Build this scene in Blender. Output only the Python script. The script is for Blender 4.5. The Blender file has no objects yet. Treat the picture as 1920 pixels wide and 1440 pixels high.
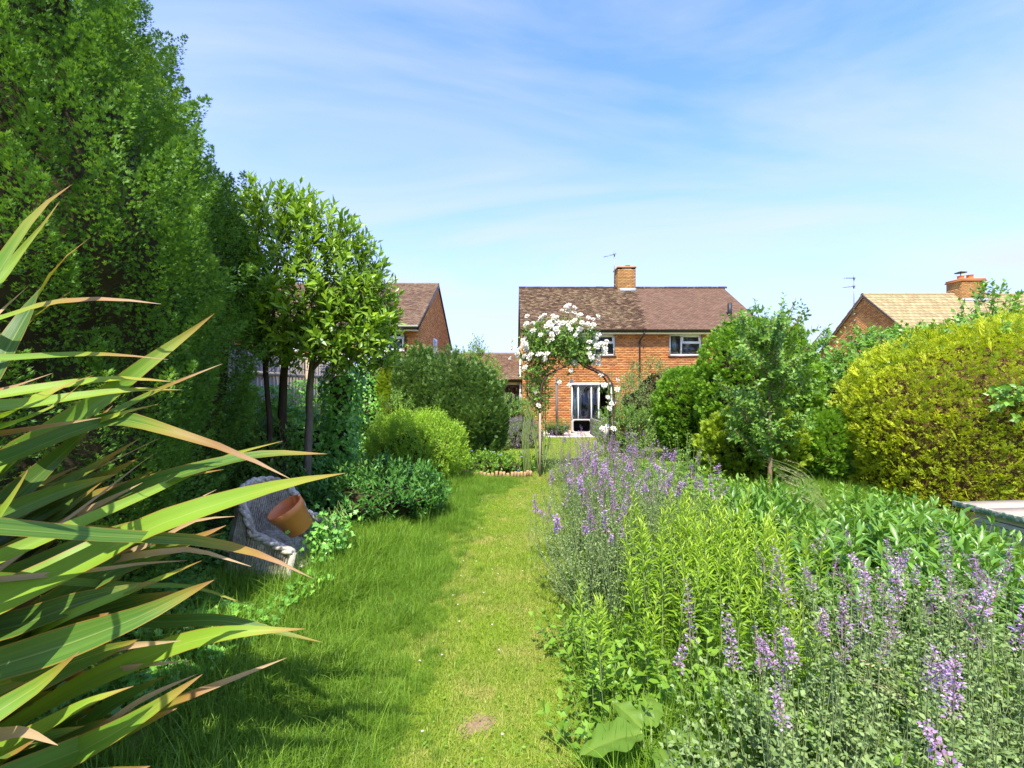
import bpy, math, random
import numpy as np
from math import radians, sin, cos, pi
from mathutils import Vector, Matrix, Quaternion

random.seed(11)
R = np.random.default_rng(11)
scene = bpy.context.scene
COL = scene.collection

# ------------------------------------------------------------------ camera, sky, sun, exposure
EYE = 1.75
FPX = 853.0          # focal length in pixels of the 1920 px wide photograph
HZ = 728.0           # row of the horizon
cam_d = bpy.data.cameras.new('camera')
cam = bpy.data.objects.new('camera', cam_d)
COL.objects.link(cam)
cam.location = (0, 0, EYE)
cam.rotation_euler = (radians(90), 0, 0)
cam_d.sensor_width = 36
cam_d.lens = 16.0
cam_d.shift_y = (HZ - 720) / 1920
cam_d.clip_start = 0.05
cam_d.clip_end = 3000
scene.camera = cam

SUN_EL = radians(59)
SUN_AZ = math.atan2(-0.18, -0.98)       # clockwise from +Y: the sun stands behind the camera, to the left
sun_dir = Vector((sin(SUN_AZ) * cos(SUN_EL), cos(SUN_AZ) * cos(SUN_EL), sin(SUN_EL)))

world = bpy.data.worlds.new('World')
scene.world = world
world.use_nodes = True
nt = world.node_tree
for n in list(nt.nodes):
    nt.nodes.remove(n)


def wn(t, **kw):
    n = nt.nodes.new(t)
    for k, v in kw.items():
        setattr(n, k, v)
    return n


w_out = wn('ShaderNodeOutputWorld')
w_bg = wn('ShaderNodeBackground')
w_bg.inputs['Strength'].default_value = 0.15
w_sky = wn('ShaderNodeTexSky', sky_type='NISHITA', sun_disc=False)
w_sky.sun_elevation = SUN_EL
w_sky.sun_rotation = SUN_AZ
w_sky.air_density = 1.0
w_sky.dust_density = 0.6
w_sky.ozone_density = 2.0
w_tc = wn('ShaderNodeTexCoord')
w_sep = wn('ShaderNodeSeparateXYZ')
nt.links.new(w_tc.outputs['Generated'], w_sep.inputs[0])
w_z = wn('ShaderNodeMath', operation='MAXIMUM'); w_z.inputs[1].default_value = 0.0
nt.links.new(w_sep.outputs['Z'], w_z.inputs[0])
w_za = wn('ShaderNodeMath', operation='ADD'); w_za.inputs[1].default_value = 0.16
nt.links.new(w_z.outputs[0], w_za.inputs[0])
w_dx = wn('ShaderNodeMath', operation='DIVIDE'); w_dy = wn('ShaderNodeMath', operation='DIVIDE')
nt.links.new(w_sep.outputs['X'], w_dx.inputs[0]); nt.links.new(w_za.outputs[0], w_dx.inputs[1])
nt.links.new(w_sep.outputs['Y'], w_dy.inputs[0]); nt.links.new(w_za.outputs[0], w_dy.inputs[1])
w_com = wn('ShaderNodeCombineXYZ')
nt.links.new(w_dx.outputs[0], w_com.inputs[0]); nt.links.new(w_dy.outputs[0], w_com.inputs[1])
w_map = wn('ShaderNodeMapping')
w_map.inputs['Rotation'].default_value = (0, 0, radians(32))
w_map.inputs['Scale'].default_value = (0.55, 1.25, 1)
w_map.inputs['Location'].default_value = (1.3, 0.4, 0)
nt.links.new(w_com.outputs[0], w_map.inputs[0])
w_n1 = wn('ShaderNodeTexNoise')
w_n1.inputs['Scale'].default_value = 1.05
w_n1.inputs['Detail'].default_value = 7
w_n1.inputs['Roughness'].default_value = 0.55
w_n1.inputs['Distortion'].default_value = 0.8
nt.links.new(w_map.outputs[0], w_n1.inputs['Vector'])
w_r = wn('ShaderNodeValToRGB')
w_r.color_ramp.elements[0].position = 0.38; w_r.color_ramp.elements[0].color = (0, 0, 0, 1)
w_r.color_ramp.elements[1].position = 0.72; w_r.color_ramp.elements[1].color = (1, 1, 1, 1)
nt.links.new(w_n1.outputs['Fac'], w_r.inputs[0])
w_f = wn('ShaderNodeMath', operation='MULTIPLY'); w_f.inputs[1].default_value = 0.9
nt.links.new(w_r.outputs[0], w_f.inputs[0])
# thin pale haze that thickens towards the horizon, all the way round
w_hr = wn('ShaderNodeMapRange')
w_hr.inputs['From Min'].default_value = 0.0; w_hr.inputs['From Max'].default_value = 0.54
w_hr.inputs['To Min'].default_value = 0.80; w_hr.inputs['To Max'].default_value = 0.0
w_hr.interpolation_type = 'SMOOTHSTEP'
nt.links.new(w_z.outputs[0], w_hr.inputs['Value'])
w_tint = wn('ShaderNodeMix', data_type='RGBA', blend_type='MULTIPLY')
w_tint.inputs['Factor'].default_value = 1.0
nt.links.new(w_sky.outputs[0], w_tint.inputs['A'])
w_tint.inputs['B'].default_value = (0.70, .86, 1.48, 1)
w_hm = wn('ShaderNodeMix', data_type='RGBA')
nt.links.new(w_hr.outputs[0], w_hm.inputs['Factor'])
nt.links.new(w_tint.outputs['Result'], w_hm.inputs['A'])
w_hm.inputs['B'].default_value = (2.0, 2.2, 2.68, 1)
w_cm = wn('ShaderNodeMix', data_type='RGBA')
nt.links.new(w_f.outputs[0], w_cm.inputs['Factor'])
nt.links.new(w_hm.outputs['Result'], w_cm.inputs['A'])
w_cm.inputs['B'].default_value = (2.15, 2.32, 2.68, 1)
nt.links.new(w_cm.outputs['Result'], w_bg.inputs['Color'])
nt.links.new(w_bg.outputs[0], w_out.inputs[0])

sun_l = bpy.data.lights.new('sun', 'SUN')
sun_l.energy = 3.45
sun_l.angle = radians(0.53)
sun_l.color = (1.0, 0.95, 0.86)
sun = bpy.data.objects.new('sun', sun_l)
COL.objects.link(sun)
sun.rotation_euler = (-sun_dir).to_track_quat('-Z', 'Y').to_euler()

vs = scene.view_settings
vs.view_transform = 'Standard'
vs.look = 'None'
vs.exposure = 1.42
vs.gamma = 1
vs.use_curve_mapping = False
cy = scene.cycles
cy.max_bounces = 9
cy.diffuse_bounces = 6
cy.glossy_bounces = 3
cy.transmission_bounces = 5
cy.transparent_max_bounces = 8
cy.caustics_reflective = False
cy.caustics_refractive = False

# ------------------------------------------------------------------ helpers


def W3(px, py, Y):
    """A world point at depth Y that is seen at photograph pixel (px, py)."""
    return np.array([(px - 960) / FPX * Y, Y, EYE - (py - HZ) / FPX * Y])


def XP(px, Y):
    return (px - 960) / FPX * Y


def ZP(py, Y):
    return EYE - (py - HZ) / FPX * Y


def nrm(v):
    return v / np.maximum(np.linalg.norm(v, axis=-1, keepdims=True), 1e-9)


def vnoise(P, seed=0):
    P = np.asarray(P, float)
    i = np.floor(P).astype(np.int64)
    f = P - i
    f = f * f * (3 - 2 * f)
    out = np.zeros(len(P))
    for dx in (0, 1):
        for dy in (0, 1):
            for dz in (0, 1):
                h = ((i[:, 0] + dx) * 374761393 + (i[:, 1] + dy) * 668265263 + (i[:, 2] + dz) * 1440662683 + seed * 974634777).astype(np.uint32)
                h = (h ^ (h >> np.uint32(13))) * np.uint32(1274126177)
                h = h ^ (h >> np.uint32(16))
                w = (f[:, 0] if dx else 1 - f[:, 0]) * (f[:, 1] if dy else 1 - f[:, 1]) * (f[:, 2] if dz else 1 - f[:, 2])
                out += w * (h.astype(float) / 4294967295.0)
    return out


def fbm(P, seed=0, o=3):
    P = np.asarray(P, float)
    a, s, t = 0.5, 0.0, 0.0
    for k in range(o):
        s = s + a * vnoise(P * (2 ** k), seed + k * 17)
        t += a
        a *= 0.5
    return s / t


ORG = {}


def link(o, parent=None):
    COL.objects.link(o)
    if parent is not None:
        o.parent = parent
    return o


def meta(o, label=None, cat=None, group=None, kind=None):
    if label: o['label'] = label
    if cat: o['category'] = cat
    if group: o['group'] = group
    if kind: o['kind'] = kind
    return o


def thing(name, label, cat, loc=(0, 0, 0), group=None):
    o = bpy.data.objects.new(name, None)
    o.empty_display_size = 0.1
    o.location = loc
    ORG[o] = np.array(loc, float)
    link(o)
    return meta(o, label, cat, group)


def np_mesh(name, V, Fs, attrs=None, smooth=False):
    """V (n,3); Fs: list of (m,k) index arrays; attrs: dict of per-vertex floats."""
    me = bpy.data.meshes.new(name)
    Fs = [np.asarray(f, np.int32) for f in Fs if len(f)]
    me.vertices.add(len(V))
    me.vertices.foreach_set('co', np.ascontiguousarray(V, np.float32).ravel())
    idx = np.concatenate([f.ravel() for f in Fs])
    tot = np.concatenate([np.full(len(f), f.shape[1], np.int32) for f in Fs])
    st = np.concatenate([[0], np.cumsum(tot)[:-1]]).astype(np.int32)
    me.loops.add(len(idx))
    me.loops.foreach_set('vertex_index', idx)
    me.polygons.add(len(tot))
    me.polygons.foreach_set('loop_start', st)
    me.polygons.foreach_set('loop_total', tot)
    if smooth:
        me.polygons.foreach_set('use_smooth', np.ones(len(tot), bool))
    if attrs:
        for k, a in attrs.items():
            at = me.attributes.new(k, 'FLOAT', 'POINT')
            at.data.foreach_set('value', np.ascontiguousarray(a, np.float32))
    me.update(calc_edges=True)
    return me


def obj_np(name, V, Fs, m, parent=None, attrs=None, smooth=False, kind=None):
    V = np.asarray(V, float)
    if parent is not None:
        V = V - ORG[parent]
    me = np_mesh(name, V, Fs, attrs, smooth)
    me.materials.append(m)
    o = bpy.data.objects.new(name, me)
    link(o, parent)
    if parent is not None:
        ORG[o] = ORG[parent]
    if kind: o['kind'] = kind
    return o


def copy_tree(o, parent=None):
    c = o.copy()
    COL.objects.link(c)
    c.parent = parent
    for ch in list(o.children):
        copy_tree(ch, c)
    return c


def move_proto(root, loc, rz=0, s=1.0):
    root.location = loc
    root.rotation_euler = (0, 0, rz)
    root.scale = (s, s, s) if not isinstance(s, tuple) else s


QB = np.array([[0, 3, 2, 1], [4, 5, 6, 7], [0, 1, 5, 4], [1, 2, 6, 5], [2, 3, 7, 6], [3, 0, 4, 7]])
CB = np.array([[-1, -1, -1], [1, -1, -1], [1, 1, -1], [-1, 1, -1], [-1, -1, 1], [1, -1, 1], [1, 1, 1], [-1, 1, 1]]) * 0.5


class MB:
    """Collects boxes, tubes and lathes, and links them as ONE mesh object."""

    def __init__(self):
        self.V = []; self.F = {}; self.n = 0

    def add(self, V, F):
        V = np.asarray(V, float); F = np.asarray(F, int)
        self.V.append(V)
        self.F.setdefault(F.shape[1], []).append(F + self.n)
        self.n += len(V)
        return self

    def box(self, x0, x1, y0, y1, z0, z1):
        c = np.array([(x0 + x1) / 2, (y0 + y1) / 2, (z0 + z1) / 2])
        s = np.array([abs(x1 - x0), abs(y1 - y0), abs(z1 - z0)])
        return self.add(CB * s + c, QB)

    def obox(self, c, s, rot=None):
        V = CB * np.array(s)
        if rot is not None:
            V = V @ np.array(rot.to_matrix()).T
        return self.add(V + np.array(c), QB)

    def tube(self, pts, r, k=6, caps=True):
        pts = np.asarray(pts, float)
        n = len(pts)
        r = np.full(n, r) if np.isscalar(r) else np.asarray(r, float)
        T = nrm(np.gradient(pts, axis=0))
        up = np.array([0, 0, 1.0])
        if abs(T[0] @ up) > 0.9: up = np.array([1.0, 0, 0])
        A = nrm(np.cross(T[0], up)); V = []
        for i in range(n):
            A = A - T[i] * (A @ T[i]); A = A / max(np.linalg.norm(A), 1e-9)
            B = np.cross(T[i], A)
            for j in range(k):
                a = 2 * pi * j / k
                V.append(pts[i] + r[i] * (A * cos(a) + B * sin(a)))
        F = [[i * k + j, i * k + (j + 1) % k, (i + 1) * k + (j + 1) % k, (i + 1) * k + j] for i in range(n - 1) for j in range(k)]
        base = self.n
        self.add(V, F)
        if caps:
            self.F.setdefault(k, []).append(np.array([[base + j for j in range(k)][::-1], [base + (n - 1) * k + j for j in range(k)]]))
        return self

    def lathe(self, prof, c=(0, 0, 0), k=24, rot=None):
        prof = np.asarray(prof, float); V = []
        for (r, z) in prof:
            for j in range(k):
                a = 2 * pi * j / k
                V.append((r * cos(a), r * sin(a), z))
        V = np.array(V)
        if rot is not None:
            V = V @ np.array(rot.to_matrix()).T
        n = len(prof)
        F = [[i * k + j, i * k + (j + 1) % k, (i + 1) * k + (j + 1) % k, (i + 1) * k + j] for i in range(n - 1) for j in range(k)]
        return self.add(V + np.array(c), F)

    def poly(self, pts, thick):
        """A planar polygon extruded by the vector thick."""
        pts = np.asarray(pts, float); n = len(pts); t = np.array(thick, float)
        b = self.n
        self.V.append(np.concatenate([pts, pts + t])); self.n += 2 * n
        self.F.setdefault(n, []).append(np.array([list(range(b, b + n)), list(range(b + 2 * n - 1, b + n - 1, -1))]))
        self.F.setdefault(4, []).append(np.array([[b + i, b + n + i, b + n + (i + 1) % n, b + (i + 1) % n] for i in range(n)]))
        return self

    def build(self, name, m, parent=None, smooth=False, bevel=0, kind=None):
        V = np.concatenate(self.V)
        Fs = [np.concatenate(f) for f in self.F.values()]
        rnd = np.full(len(V), random.random())
        o = obj_np(name, V, Fs, m, parent, {'rnd': rnd}, smooth, kind)
        if bevel:
            b = o.modifiers.new('bevel', 'BEVEL'); b.width = bevel; b.segments = 2; b.limit_method = 'ANGLE'
        return o


def boxes_np(lo, hi, O, U, Vv, N, back=False):
    """Many boxes in the frame (U, Vv, N) at O. lo/hi: (n,3). The back face is left out."""
    lo = np.asarray(lo, float); hi = np.asarray(hi, float)
    n = len(lo)
    c = (lo + hi) / 2; s = hi - lo
    L = CB[None] * s[:, None, :] + c[:, None, :]
    M = np.array([U, Vv, N], float)
    V = (L.reshape(-1, 3) @ M) + np.array(O, float)
    q = QB if back else QB[1:]
    F = (q[None] + (np.arange(n) * 8)[:, None, None]).reshape(-1, 4)
    return V, F


def tubes_np(C, rad, k=3):
    """C (n,m,3) chains; rad (n,m). Open thin tubes."""
    n, m, _ = C.shape
    T = nrm(np.gradient(C, axis=1))
    ref = np.zeros_like(T); ref[..., 0] = 0.31; ref[..., 1] = 0.95
    A = nrm(np.cross(T, ref)); B = np.cross(T, A)
    ang = 2 * pi * np.arange(k) / k
    V = C[:, :, None, :] + rad[:, :, None, None] * (A[:, :, None, :] * np.cos(ang)[None, None, :, None] + B[:, :, None, :] * np.sin(ang)[None, None, :, None])
    V = V.reshape(-1, 3)
    i, j = np.meshgrid(np.arange(m - 1), np.arange(k), indexing='ij')
    q = np.stack([i * k + j, i * k + (j + 1) % k, (i + 1) * k + (j + 1) % k, (i + 1) * k + j], -1).reshape(-1, 4)
    F = (q[None] + (np.arange(n) * m * k)[:, None, None]).reshape(-1, 4)
    return V, F


# leaf templates: x across (-.5 .. .5), y along (0 .. 1), z out of the leaf
LEAF2 = (np.array([[0, 0, 0], [.5, .42, .10], [0, 1, -.06], [-.5, .42, .10]]), np.array([[0, 1, 2], [0, 2, 3]]))
LEAF4 = (np.array([[0, 0, 0], [.5, .42, .07], [0, .46, 0], [-.5, .42, .07], [0, 1, -.10]]), np.array([[0, 1, 2], [0, 2, 3], [2, 1, 4], [3, 2, 4]]))
LEAF8 = (np.array([[0, 0, 0], [.36, .2, .05], [.5, .46, .05], [.28, .78, -.02], [0, 1, -.14], [-.28, .78, -.02], [-.5, .46, .05], [-.36, .2, .05], [0, .3, 0], [0, .68, -.04]]),
         np.array([[0, 1, 8], [1, 2, 8], [2, 9, 8], [2, 3, 9], [3, 4, 9], [4, 5, 9], [5, 6, 9], [6, 8, 9], [6, 7, 8], [7, 0, 8]]))
STRAP = (np.array([[-.5, 0, 0], [.5, 0, 0], [-.45, .35, .02], [.45, .35, .02], [-.3, .7, 0], [.3, .7, 0], [0, 1, -.06]]),
         np.array([[0, 1, 3], [0, 3, 2], [2, 3, 5], [2, 5, 4], [4, 5, 6]]))
IVY = (np.array([[0, .0, 0], [.42, -.02, .06], [.3, .28, .02], [.52, .5, .05], [.2, .62, 0], [0, 1, -.08], [-.2, .62, 0], [-.52, .5, .05], [-.3, .28, .02], [-.42, -.02, .06], [0, .35, 0]]),
       np.array([[i, (i + 1) % 10, 10] for i in range(10)]))


def spray_template(npair=3, w=.13, ang=42):
    V = []; F = []

    def piece(p, d, l, ww, z):
        b = len(V)
        s = np.array([d[1], -d[0]])
        V.extend([[p[0], p[1], 0], [p[0] + d[0] * l * .5 + s[0] * ww, p[1] + d[1] * l * .5 + s[1] * ww, z], [p[0] + d[0] * l, p[1] + d[1] * l, -z * .5], [p[0] + d[0] * l * .5 - s[0] * ww, p[1] + d[1] * l * .5 - s[1] * ww, z]])
        F.extend([[b, b + 1, b + 2], [b, b + 2, b + 3]])
    piece((0, 0), (0, 1), 1, w * .6, .04)
    for k in range(npair):
        y = .15 + .6 * k / max(npair - 1, 1)
        for sgn in (-1, 1):
            a = radians(ang + random.uniform(-8, 8))
            piece((0, y), (sgn * sin(a), cos(a)), (.62 - .38 * k / max(npair, 1)) * random.uniform(.85, 1.1), w * .62, .05 * random.uniform(-1, 1))
    return np.array(V, float), np.array(F)


def spray_thin(npair, w, ang):
    """The same spray with one triangle per scale shoot."""
    V = []; F = []
    parts = [((0, 0), 0.0, 1.0)] + [((0, .12 + .6 * k / max(npair - 1, 1)), sg * radians(ang + random.uniform(-8, 8)), (.66 - .36 * k / max(npair, 1))) for k in range(npair) for sg in (-1, 1)]
    for p, a, l in parts:
        d = np.array([sin(a), cos(a)]); q = np.array([d[1], -d[0]]); b = len(V); z = .05 * random.uniform(-1, 1)
        V.extend([[p[0] - q[0] * w * .5, p[1] - q[1] * w * .5, 0], [p[0] + d[0] * l * .42 + q[0] * w, p[1] + d[1] * l * .42 + q[1] * w, z], [p[0] + d[0] * l, p[1] + d[1] * l, -.04]]); F.append([b, b + 1, b + 2])
    return np.array(V, float), np.array(F)


SPRAYT = spray_thin(3, .15, 42)
SPRAYG = spray_thin(2, .16, 40)
SPRAYF = spray_thin(1, .17, 34)
SPRAY = spray_template(3, .13)
SPRAY2 = spray_template(2, .15, 36)


def leaf_cloud(P, D, U, L, Wd, T, rnd):
    tv, tf = T
    D = nrm(D); S = nrm(np.cross(D, U)); N = np.cross(S, D)
    L = np.broadcast_to(L, (len(P),)); Wd = np.broadcast_to(Wd, (len(P),))
    V = (P[:, None] + S[:, None] * (tv[None, :, 0:1] * Wd[:, None, None]) + D[:, None] * (tv[None, :, 1:2] * L[:, None, None]) + N[:, None] * (tv[None, :, 2:3] * L[:, None, None]))
    k = len(tv)
    F = (tf[None] + (np.arange(len(P)) * k)[:, None, None]).reshape(-1, tf.shape[1])
    return V.reshape(-1, 3), F, np.repeat(rnd, k)


def foliage(name, P, D, U, L, Wd, T, rnd, m, parent=None, kind=None):
    V, F, r = leaf_cloud(P, D, U, L, Wd, T, rnd)
    return obj_np(name, V, [F], m, parent, {'rnd': r}, kind=kind)


def rand_dir(n):
    return nrm(R.normal(size=(n, 3)))


def resample(prof, n=200):
    prof = np.asarray(prof, float)
    # smooth the outline a little with a Catmull-Rom pass
    q = []
    for i in range(len(prof) - 1):
        p0 = prof[max(i - 1, 0)]; p1 = prof[i]; p2 = prof[i + 1]; p3 = prof[min(i + 2, len(prof) - 1)]
        for t in np.linspace(0, 1, 12, endpoint=False):
            q.append(0.5 * ((2 * p1) + (-p0 + p2) * t + (2 * p0 - 5 * p1 + 4 * p2 - p3) * t * t + (-p0 + 3 * p1 - 3 * p2 + p3) * t ** 3))
    q.append(prof[-1]); q = np.array(q); q[:, 0] = np.maximum(q[:, 0], 0.0)
    return q


class Shape:
    """A lumpy closed outline of revolution with an elliptic or boxy plan: what clipped shrubs, hedges and crowns fill."""

    def __init__(self, c, a, b, h, prof, p=2.0, amp=0.08, freq=1.4, seed=0, rot=0.0, lean=(0, 0)):
        self.c = np.array(c, float); self.a = a; self.b = b; self.h = h; self.q = resample(prof); self.p = p
        self.amp = amp; self.freq = freq; self.seed = seed; self.rot = rot; self.lean = np.array(lean, float)
        d = np.diff(self.q * np.array([(a + b) / 2, h]), axis=0)
        self.seg = np.hypot(d[:, 0], d[:, 1])
        self.wt = self.seg * (self.q[:-1, 0] + self.q[1:, 0] + .02)

    def eval(self, th, s, scale=1.0):
        """s: float index along the outline."""
        i = np.clip(s.astype(int), 0, len(self.q) - 2); f = (s - i)[:, None]
        rz = self.q[i] * (1 - f) + self.q[i + 1] * f
        d = self.q[i + 1] - self.q[i]
        ct, st = np.cos(th), np.sin(th)
        sup = (np.abs(ct) ** self.p + np.abs(st) ** self.p) ** (-1 / self.p)
        x = self.a * rz[:, 0] * sup * ct; y = self.b * rz[:, 0] * sup * st; z = self.h * rz[:, 1]
        # normal from the plan gradient and the outline slope
        gx = np.sign(ct) * np.abs(ct) ** (self.p - 1) / self.a; gy = np.sign(st) * np.abs(st) ** (self.p - 1) / self.b
        g = nrm(np.stack([gx, gy], 1))
        nr = d[:, 1] * self.h; nz = -d[:, 0] * (self.a + self.b) / 2
        N = nrm(np.stack([g[:, 0] * nr, g[:, 1] * nr, nz], 1))
        cr, sr = cos(self.rot), sin(self.rot)
        X = np.stack([x * cr - y * sr, x * sr + y * cr, z], 1)
        N = np.stack([N[:, 0] * cr - N[:, 1] * sr, N[:, 0] * sr + N[:, 1] * cr, N[:, 2]], 1)
        X[:, :2] += self.lean[None] * (z / self.h)[:, None]
        P = X + self.c
        P = P + N * (self.amp * 2 * (fbm(P * self.freq, self.seed, 3) - 0.5))[:, None]
        if scale != 1.0:
            P = P - N * scale if scale > 0 else P
        return P, N

    def sample(self, n, back=0.25, zmin=None):
        m = int(n * 3.6) + 50
        w = self.wt / self.wt.sum()
        i = R.choice(len(w), size=m, p=w)
        s = i + R.random(m)
        th = R.random(m) * 2 * pi
        P, N = self.eval(th, s)
        view = nrm(np.array([0, 0, EYE]) - P)
        keep = (np.sum(N * view, 1) > -0.25) | (R.random(m) < back)
        off = np.abs(P[:, 0]) > 1.2 * np.maximum(P[:, 1], .1) + .25
        keep &= ~off | (R.random(m) < .4)
        P, N = P[keep], N[keep]
        return P[:n], N[:n]

    def core(self, name, inset, m, parent, nt_=40):
        ns = len(self.q) - 1
        step = max(1, ns // 26)
        ss = np.append(np.arange(0, ns, step), ns - 1e-3)
        th = np.linspace(0, 2 * pi, nt_, endpoint=False)
        T, S = np.meshgrid(th, ss)
        P, N = self.eval(T.ravel(), S.ravel())
        ax_ = self.c[None, :2] + self.lean[None] * ((P[:, 2] - self.c[2]) / self.h)[:, None]
        d_ = P[:, :2] - ax_; r_ = np.linalg.norm(d_, axis=1)
        P[:, :2] = ax_ + d_ * np.clip(1 - inset * 1.1 / np.maximum(r_, 1e-6), 0, 1)[:, None]
        P[:, 2] -= np.maximum(N[:, 2], 0) * inset * 1.6
        P += R.normal(size=P.shape) * inset * .12
        P[:, 2] = np.maximum(P[:, 2], self.c[2] - .05)
        a = len(ss)
        F = [[i * nt_ + j, i * nt_ + (j + 1) % nt_, (i + 1) * nt_ + (j + 1) % nt_, (i + 1) * nt_ + j] for i in range(a - 1) for j in range(nt_)]
        return obj_np(name, P, [np.array(F)], m, parent, {'rnd': R.random(len(P))})


def shoots(P, A, length, m, L, Wd, a0=70, a1=25, lj=.25, droop=0.0):
    """Leafy shoots: P base, A axis; m leaves spiralling round each. Returns leaf arrays + shoot axes."""
    n = len(P)
    A = nrm(A)
    ref = rand_dir(n)
    E1 = nrm(np.cross(A, ref)); E2 = np.cross(A, E1)
    t = (np.arange(m) + .5) / m
    ph = (np.arange(m) * 2.399)[None] + (R.random(n) * 6.28)[:, None] + R.normal(size=(n, m)) * .35
    tt = np.clip(t[None] + R.normal(size=(n, m)) * .05, 0, 1)
    Q = P[:, None] + A[:, None] * (tt * np.broadcast_to(length, (n,))[:, None])[..., None]
    rad = E1[:, None] * np.cos(ph)[..., None] + E2[:, None] * np.sin(ph)[..., None]
    an = np.radians(a0 + (a1 - a0) * tt + R.normal(size=(n, m)) * 9)
    D = A[:, None] * np.cos(an)[..., None] + rad * np.sin(an)[..., None]
    D[..., 2] -= droop
    U = A[:, None] * np.sin(an)[..., None] - rad * np.cos(an)[..., None] + R.normal(size=(n, m, 3)) * .15
    LL = np.broadcast_to(L, (n,))[:, None] * (1 + R.normal(size=(n, m)) * lj * .6) * (1 - .35 * np.abs(tt - .45))
    LL = np.maximum(LL, .2 * np.mean(LL))
    WW = LL * (Wd / np.mean(np.broadcast_to(L, (n,))))
    return Q.reshape(-1, 3), D.reshape(-1, 3), U.reshape(-1, 3), LL.ravel(), WW.ravel()


# ------------------------------------------------------------------ materials
MAT = {}


def new_mat(name):
    m = bpy.data.materials.new(name); m.use_nodes = True
    t = m.node_tree
    for n in list(t.nodes):
        t.nodes.remove(n)
    MAT[name] = m
    return m, t


def node(t, typ, **kw):
    n = t.nodes.new(typ)
    for k, v in kw.items():
        setattr(n, k, v)
    return n


def ramp(t, fac, stops):
    n = node(t, 'ShaderNodeValToRGB')
    e = n.color_ramp.elements
    while len(e) < len(stops):
        e.new(0.5)
    for el, (p, c) in zip(e, stops):
        el.position = p; el.color = (*c, 1) if len(c) == 3 else c
    t.links.new(fac, n.inputs[0])
    return n.outputs[0]


def mixc(t, f, a, b, blend='MIX'):
    n = node(t, 'ShaderNodeMix', data_type='RGBA', blend_type=blend)
    for k, v in (('Factor', f), ('A', a), ('B', b)):
        if hasattr(v, 'links') or hasattr(v, 'is_output'):
            t.links.new(v, n.inputs[k])
        elif isinstance(v, (int, float)):
            n.inputs[k].default_value = v
        else:
            n.inputs[k].default_value = (*v, 1)
    return n.outputs['Result']


def mth(t, op, a, b=None, c=None, clamp=False):
    n = node(t, 'ShaderNodeMath', operation=op); n.use_clamp = clamp
    for i, v in enumerate((a, b, c)):
        if v is None: continue
        if isinstance(v, (int, float)): n.inputs[i].default_value = v
        else: t.links.new(v, n.inputs[i])
    return n.outputs[0]


def attr(t, name):
    return node(t, 'ShaderNodeAttribute', attribute_name=name).outputs['Fac']


def noise(t, scale, detail=3, rough=.55, vec=None, space='Position', dist=0, stretch=None):
    n = node(t, 'ShaderNodeTexNoise')
    n.inputs['Scale'].default_value = scale; n.inputs['Detail'].default_value = detail
    n.inputs['Roughness'].default_value = rough; n.inputs['Distortion'].default_value = dist
    if vec is None:
        if space == 'Position': vec = node(t, 'ShaderNodeNewGeometry').outputs['Position']
        else: vec = node(t, 'ShaderNodeTexCoord').outputs['Object']
    if stretch:
        mp = node(t, 'ShaderNodeMapping'); mp.inputs['Scale'].default_value = stretch
        t.links.new(vec, mp.inputs[0]); vec = mp.outputs[0]
    t.links.new(vec, n.inputs['Vector'])
    return n.outputs['Fac']


def finish(t, base, rough=.6, spec=.4, transl=0, transl_col=None, bump=None, bstr=.3, bdist=.01, metal=0):
    p = node(t, 'ShaderNodeBsdfPrincipled')
    if hasattr(base, 'is_output'): t.links.new(base, p.inputs['Base Color'])
    else: p.inputs['Base Color'].default_value = (*base, 1)
    if hasattr(rough, 'is_output'): t.links.new(rough, p.inputs['Roughness'])
    else: p.inputs['Roughness'].default_value = rough
    p.inputs['Specular IOR Level'].default_value = spec
    p.inputs['Metallic'].default_value = metal
    if bump is not None:
        b = node(t, 'ShaderNodeBump'); b.inputs['Strength'].default_value = bstr; b.inputs['Distance'].default_value = bdist
        t.links.new(bump, b.inputs['Height']); t.links.new(b.outputs[0], p.inputs['Normal'])
    o = node(t, 'ShaderNodeOutputMaterial')
    sh = p.outputs[0]
    if transl:
        tr = node(t, 'ShaderNodeBsdfTranslucent')
        if transl_col is None: transl_col = base
        if hasattr(transl_col, 'is_output'): t.links.new(transl_col, tr.inputs[0])
        else: tr.inputs[0].default_value = (*transl_col, 1)
        mx = node(t, 'ShaderNodeMixShader'); mx.inputs[0].default_value = transl
        t.links.new(sh, mx.inputs[1]); t.links.new(tr.outputs[0], mx.inputs[2])
        sh = mx.outputs[0]
    t.links.new(sh, o.inputs[0])


def leaf_mat(name, stops, rough=.5, spec=.35, transl=.38, tboost=(1.25, 1.2, .6), nz=None, clump=.35, gain=1.0):
    """Leaf colour from a per-leaf random value, varied a little over the plant by a soft noise."""
    m, t = new_mat(name)
    r = attr(t, 'rnd')
    if clump:
        nn = noise(t, nz or 1.6, 2)
        r = mth(t, 'ADD', mth(t, 'MULTIPLY', r, 1 - clump), mth(t, 'MULTIPLY', mth(t, 'MULTIPLY_ADD', nn, 2.0, -.5, True), clump))
    c = ramp(t, r, [(p, tuple(min(x * gain, .95) for x in col)) for p, col in stops])
    tc = mixc(t, 1.0, c, tboost, 'MULTIPLY')
    finish(t, c, rough, spec, transl, tc)
    return m


def plain_mat(name, col, rough=.6, spec=.4, var=.25, scale=8, metal=0, bump=0, bscale=60, space='Position', stretch=None, col2=None):
    m, t = new_mat(name)
    n1 = noise(t, scale, 5, .6, space=space, stretch=stretch)
    c2 = col2 or tuple(x * (1 - var) for x in col)
    c = ramp(t, n1, [(.3, c2), (.7, col)])
    bp = noise(t, bscale, 4, .6, space=space, stretch=stretch) if bump else None
    finish(t, c, rough, spec, bump=bp, bstr=bump, bdist=.01, metal=metal)
    return m


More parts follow.
